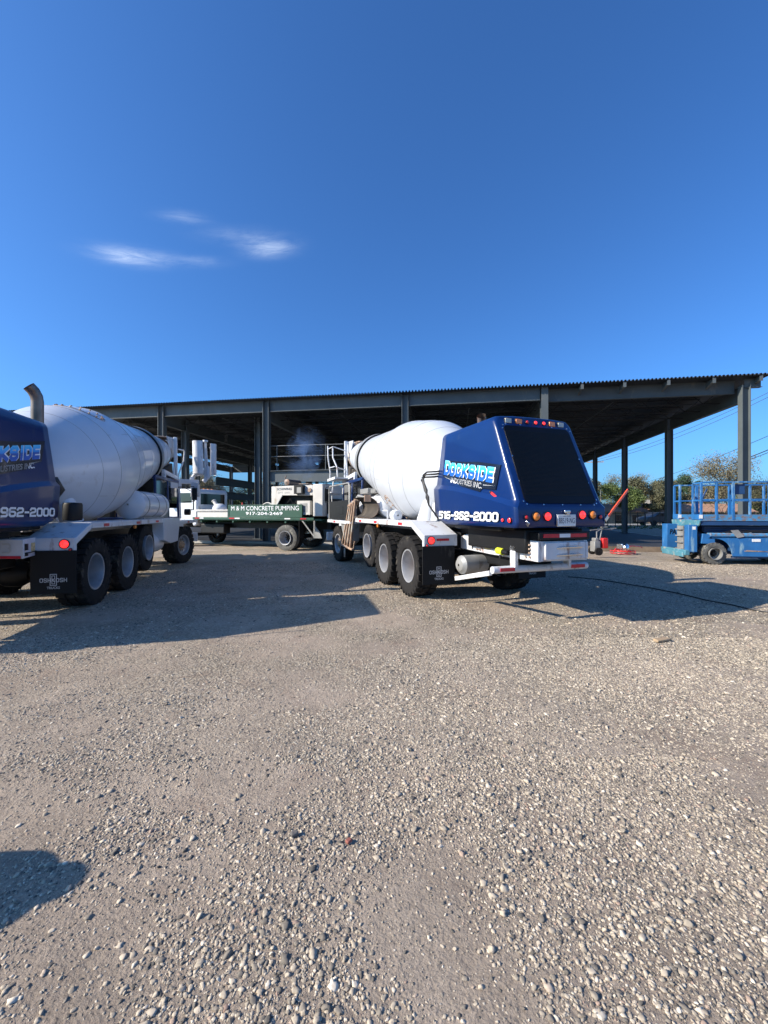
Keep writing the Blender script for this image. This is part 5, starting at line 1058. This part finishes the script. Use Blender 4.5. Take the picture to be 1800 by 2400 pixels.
def leafcloud(name, centres, n, size, matl, parent, seed, flat=.8):
    """centres: list of (x, y, z, radius)"""
    r = np.random.RandomState(seed); cc = np.array(centres); w = cc[:, 3] ** 2; idx = r.choice(len(cc), n, p=w / w.sum())
    d = r.randn(n, 3); d /= np.linalg.norm(d, axis=1)[:, None]; rr_ = r.rand(n) ** .45
    c = cc[idx, :3] + d * (cc[idx, 3] * rr_)[:, None] * np.array([1, 1, flat])
    a = r.randn(n, 3); a /= np.linalg.norm(a, axis=1)[:, None]; b = np.cross(a, r.randn(n, 3)); b /= np.linalg.norm(b, axis=1)[:, None]
    s = (size * (.5 + r.rand(n)))[:, None]
    co = np.stack([c - a * s, c + b * s * .6, c + a * s, c - b * s * .6], 1).reshape(-1, 3)
    me = rawmesh(name, co, np.arange(4 * n).reshape(-1, 4), False); me.materials.append(LEAF[matl]); o = bpy.data.objects.new(name, me); C.objects.link(o); o.parent = parent; return o
def tree(kind, X, Y, h, w, matl, label, n=3500, leaf=.16, seed=0, base=-1.2, bare=False, group='trees beyond the fence'):
    r = random.Random(seed * 7 + 1); t = empty('bare_tree' if bare else ('evergreen_tree' if matl == 'dark' else 'leafy_tree'), (X, Y, base)); tag(t, label, 'tree', group)
    m = MB(); tips = []
    def br(p, d, L, rad_, lev):
        p = Vector(p); pts = [p]; rs = [rad_]; dd = Vector(d)
        for k in range(3):
            dd = (dd + Vector((r.uniform(-.2, .2), r.uniform(-.2, .2), r.uniform(-.02, .18)))).normalized(); pts.append(pts[-1] + dd * L / 3); rs.append(rad_ * (1 - .22 * (k + 1)))
        m.tube(pts, [max(q_, .022) for q_ in rs] if bare else rs, (3 if lev > 2 else 5) if lev else 7, 0, False)
        if lev >= (5 if bare else 3): tips.append(pts[-1]); return
        if lev >= 2: tips.append(pts[2])
        for q in range(4 if lev == 0 else 3):
            a = r.random() * 6.28; sp = r.uniform(.45, .95); nd = (dd + Vector((math.cos(a), math.sin(a), 0)) * sp).normalized(); br(pts[r.choice((1, 2, 3))] if lev < 2 and q else pts[-1], nd, L * r.uniform(.58, .78), rs[-1] * .8, lev + 1)
    br((0, 0, 0), (0, 0, 1), h * .36, h * .022 + .04, 0)
    sx = w / 2 / max(.1, max(max(abs(p.x), abs(p.y)) for p in tips)); sz = (h * (.97 if bare else .9)) / max(p.z for p in tips)
    m.v = [(x * (sx if z > h * .2 / sz else 1), y * (sx if z > h * .2 / sz else 1), z * sz) for x, y, z in m.v]; m.build('trunk', 'bark', t)
    if bare: tips += [p_ for p_ in tips]
    cs = [(p.x * sx, p.y * sx, p.z * sz, r.uniform(.07, .15) * w * (1.1 if bare else 1)) for p in tips]
    leafcloud('crown', cs, n, leaf, matl, t, seed, .85)
TL = [ # px, Y, top px, width m, kind
 (1352, 74, 1128, 9, 'green', 0), (1402, 62, 1116, 7, 'olive', 0), (1446, 64, 1130, 6.5, 'green', 0), (1492, 74, 1108, 9, 'bud', 1), (1520, 68, 1112, 7, 'olive', 0), (1548, 62, 1142, 5, 'olive', 0), (1596, 84, 1106, 8.5, 'dark', 0), (1628, 80, 1112, 7, 'dark', 0), (1690, 58, 1070, 11.5, 'bud', 1), (1648, 66, 1136, 8, 'olive', 0), (1748, 76, 1128, 11, 'green', 0), (1800, 66, 1126, 10, 'olive', 0), (1866, 70, 1110, 12, 'green', 0),
 (512, 66, 1092, 10, 'bud', 1), (455, 74, 1108, 11, 'olive', 1), (590, 78, 1138, 12, 'green', 0), (650, 70, 1126, 9, 'bud', 1), (380, 70, 1120, 11, 'bud', 1), (715, 82, 1140, 12, 'olive', 0), (800, 78, 1136, 12, 'green', 0)]
LB = ['pale green leafy tree behind the second mixer rear corner', 'olive brown tree showing left of the first side column', 'bright green tree behind the red marker arm', 'bare topped brown tree rising right of the red marker arm', 'olive tree just left of the middle side column', 'low dull olive bush tree beside the middle side column', 'dark evergreen tree just right of the middle side column', 'smaller dark evergreen next to the tall budding tree', 'tallest budding brown tree standing above the scissor lift rails', 'low olive tree under the tall budding tree', 'green tree behind the corner column', 'olive tree right of the corner column', 'green tree at the far right edge beyond the lift',
 'bare branching tree seen through the building above the pump truck cab', 'sparse tree glimpsed left of the pump truck cab through the steel frame', 'green tree seen low through the building over the green panel', 'budding tree seen through the gap over the pump housing', 'sparse brown tree far left through the steel frame', 'olive tree mostly hidden behind the pump housing', 'green tree mostly hidden behind the centre mixer']
for i, ((px, Y, ty, w, mk, bare), lb) in enumerate(zip(TL, LB)):
    h = 1.57 + (1200 - ty) * Y / 970 + 1.2; tree('t', (px - 900) / 970 * Y, Y, h, w, mk, lb, 13000 if bare else 12000, .07 if bare else .10, i + 3, bare=bool(bare), group=None)
r = random.Random(5); cs = []
for k in range(330):
    x = r.uniform(-90, 150); cs.append((x, 92 + r.uniform(-5, 6), r.uniform(-.4, 3.6) + 1.0 * math.sin(x * .13), r.uniform(1.6, 3.0)))
uw = leafcloud('woodland', cs, 60000, .24, 'olive', None, 77); tag(uw, 'distant mixed spring woodland closing the view behind the houses', 'woodland', kind='stuff')
cs = [(x_, 38.6 + .04 * x_ + r.uniform(-1.3, 1.2), r.uniform(0, .15), r.uniform(.3, .6)) for x_ in [12 + .25 * i for i in range(180)]]
gp = leafcloud('ground_cover', cs, 9000, .06, 'green', None, 78, .5); tag(gp, 'low dark green plants along the foot of the picket fence', 'ground cover', kind='stuff')

# utility poles and their wires
def pole(X, Y, h, label):
    t = empty('utility_pole', (X, Y, 0)); tag(t, label, 'utility pole')
    m = MB(); m.tube([(0, 0, -1.3), (.0, 0, h)], [.17, .11], 12); m.build('post', 'pole', t); m = MB(); m.bar((-1.1, .3, h - .5), (1.1, -.3, h - .5), .1, .12); m.build('crossarm', 'pole', t)
    m = MB()
    for s in (-1, -.45, .45, 1): m.lathe([(0, .02), (.02, .05), (.1, .04), (.14, .02)], axis((s, -s * .27, h - .44), (0, 0, 1)), 8); 
    split(m, 'insulator', 'chrome', t)
pole(74, 124, 9.9, 'leaning pale utility pole standing left of the middle side column'); pole(38, 36, 14.6, 'tall utility pole outside the right edge carrying the wires'); pole(30.6, 60, 9.3, 'utility pole behind the far side column holding the upper wires')
WA, WB, WC = (38, 36), (74, 124), (30.6, 60)
wi = 0
for a, za, b, zb_, sag, rad_, lb in ((WA, 8.9, WB, 8.3, 1.5, .05, 'thick low telephone wire crossing behind the lift rails'), (WA, 8.6, WB, 8.1, 1.5, .035, 'thin wire just under the thick telephone wire'), (WA, 10.2, WB, 9.6, .9, .03, 'single wire running high above the tall budding tree'), (WA, 14.3, WC, 9.1, .9, .022, 'upper of the two wires running up past the corner column'), (WA, 13.9, WC, 8.8, 1.0, .022, 'lower of the two wires running up past the corner column')):
    pts = []
    for k in range(25): t = k / 24; pts.append((a[0] + (b[0] - a[0]) * t, a[1] + (b[1] - a[1]) * t, za + (zb_ - za) * t - sag * 4 * t * (1 - t)))
    m = MB(); m.tube(pts, rad_, 5); tag(m.build('overhead_wire', 'wire', None, 60), lb, 'wire')
for (X, Y, z, lb) in ((37.2, 71, 6.6, 'white street lamp arm over the trees left of the first side column'), (42.5, 73, 5.4, 'white street lamp arm beside the far utility pole')):
    t = empty('street_lamp', (X, Y, -1.2)); tag(t, lb, 'street lamp'); m = MB(); m.tube([(0, 0, 0), (0, 0, z + 1.2), (-.3, 0, z + 1.4), (-1.4, 0, z + 1.45)], .06, 6); m.build('pole', 'grey', t); m = MB(); m.box((-1.9, 0, z + 1.45), (1.1, .3, .14)); m.build('lamp_head', 'reflw', t, bevel=.04)
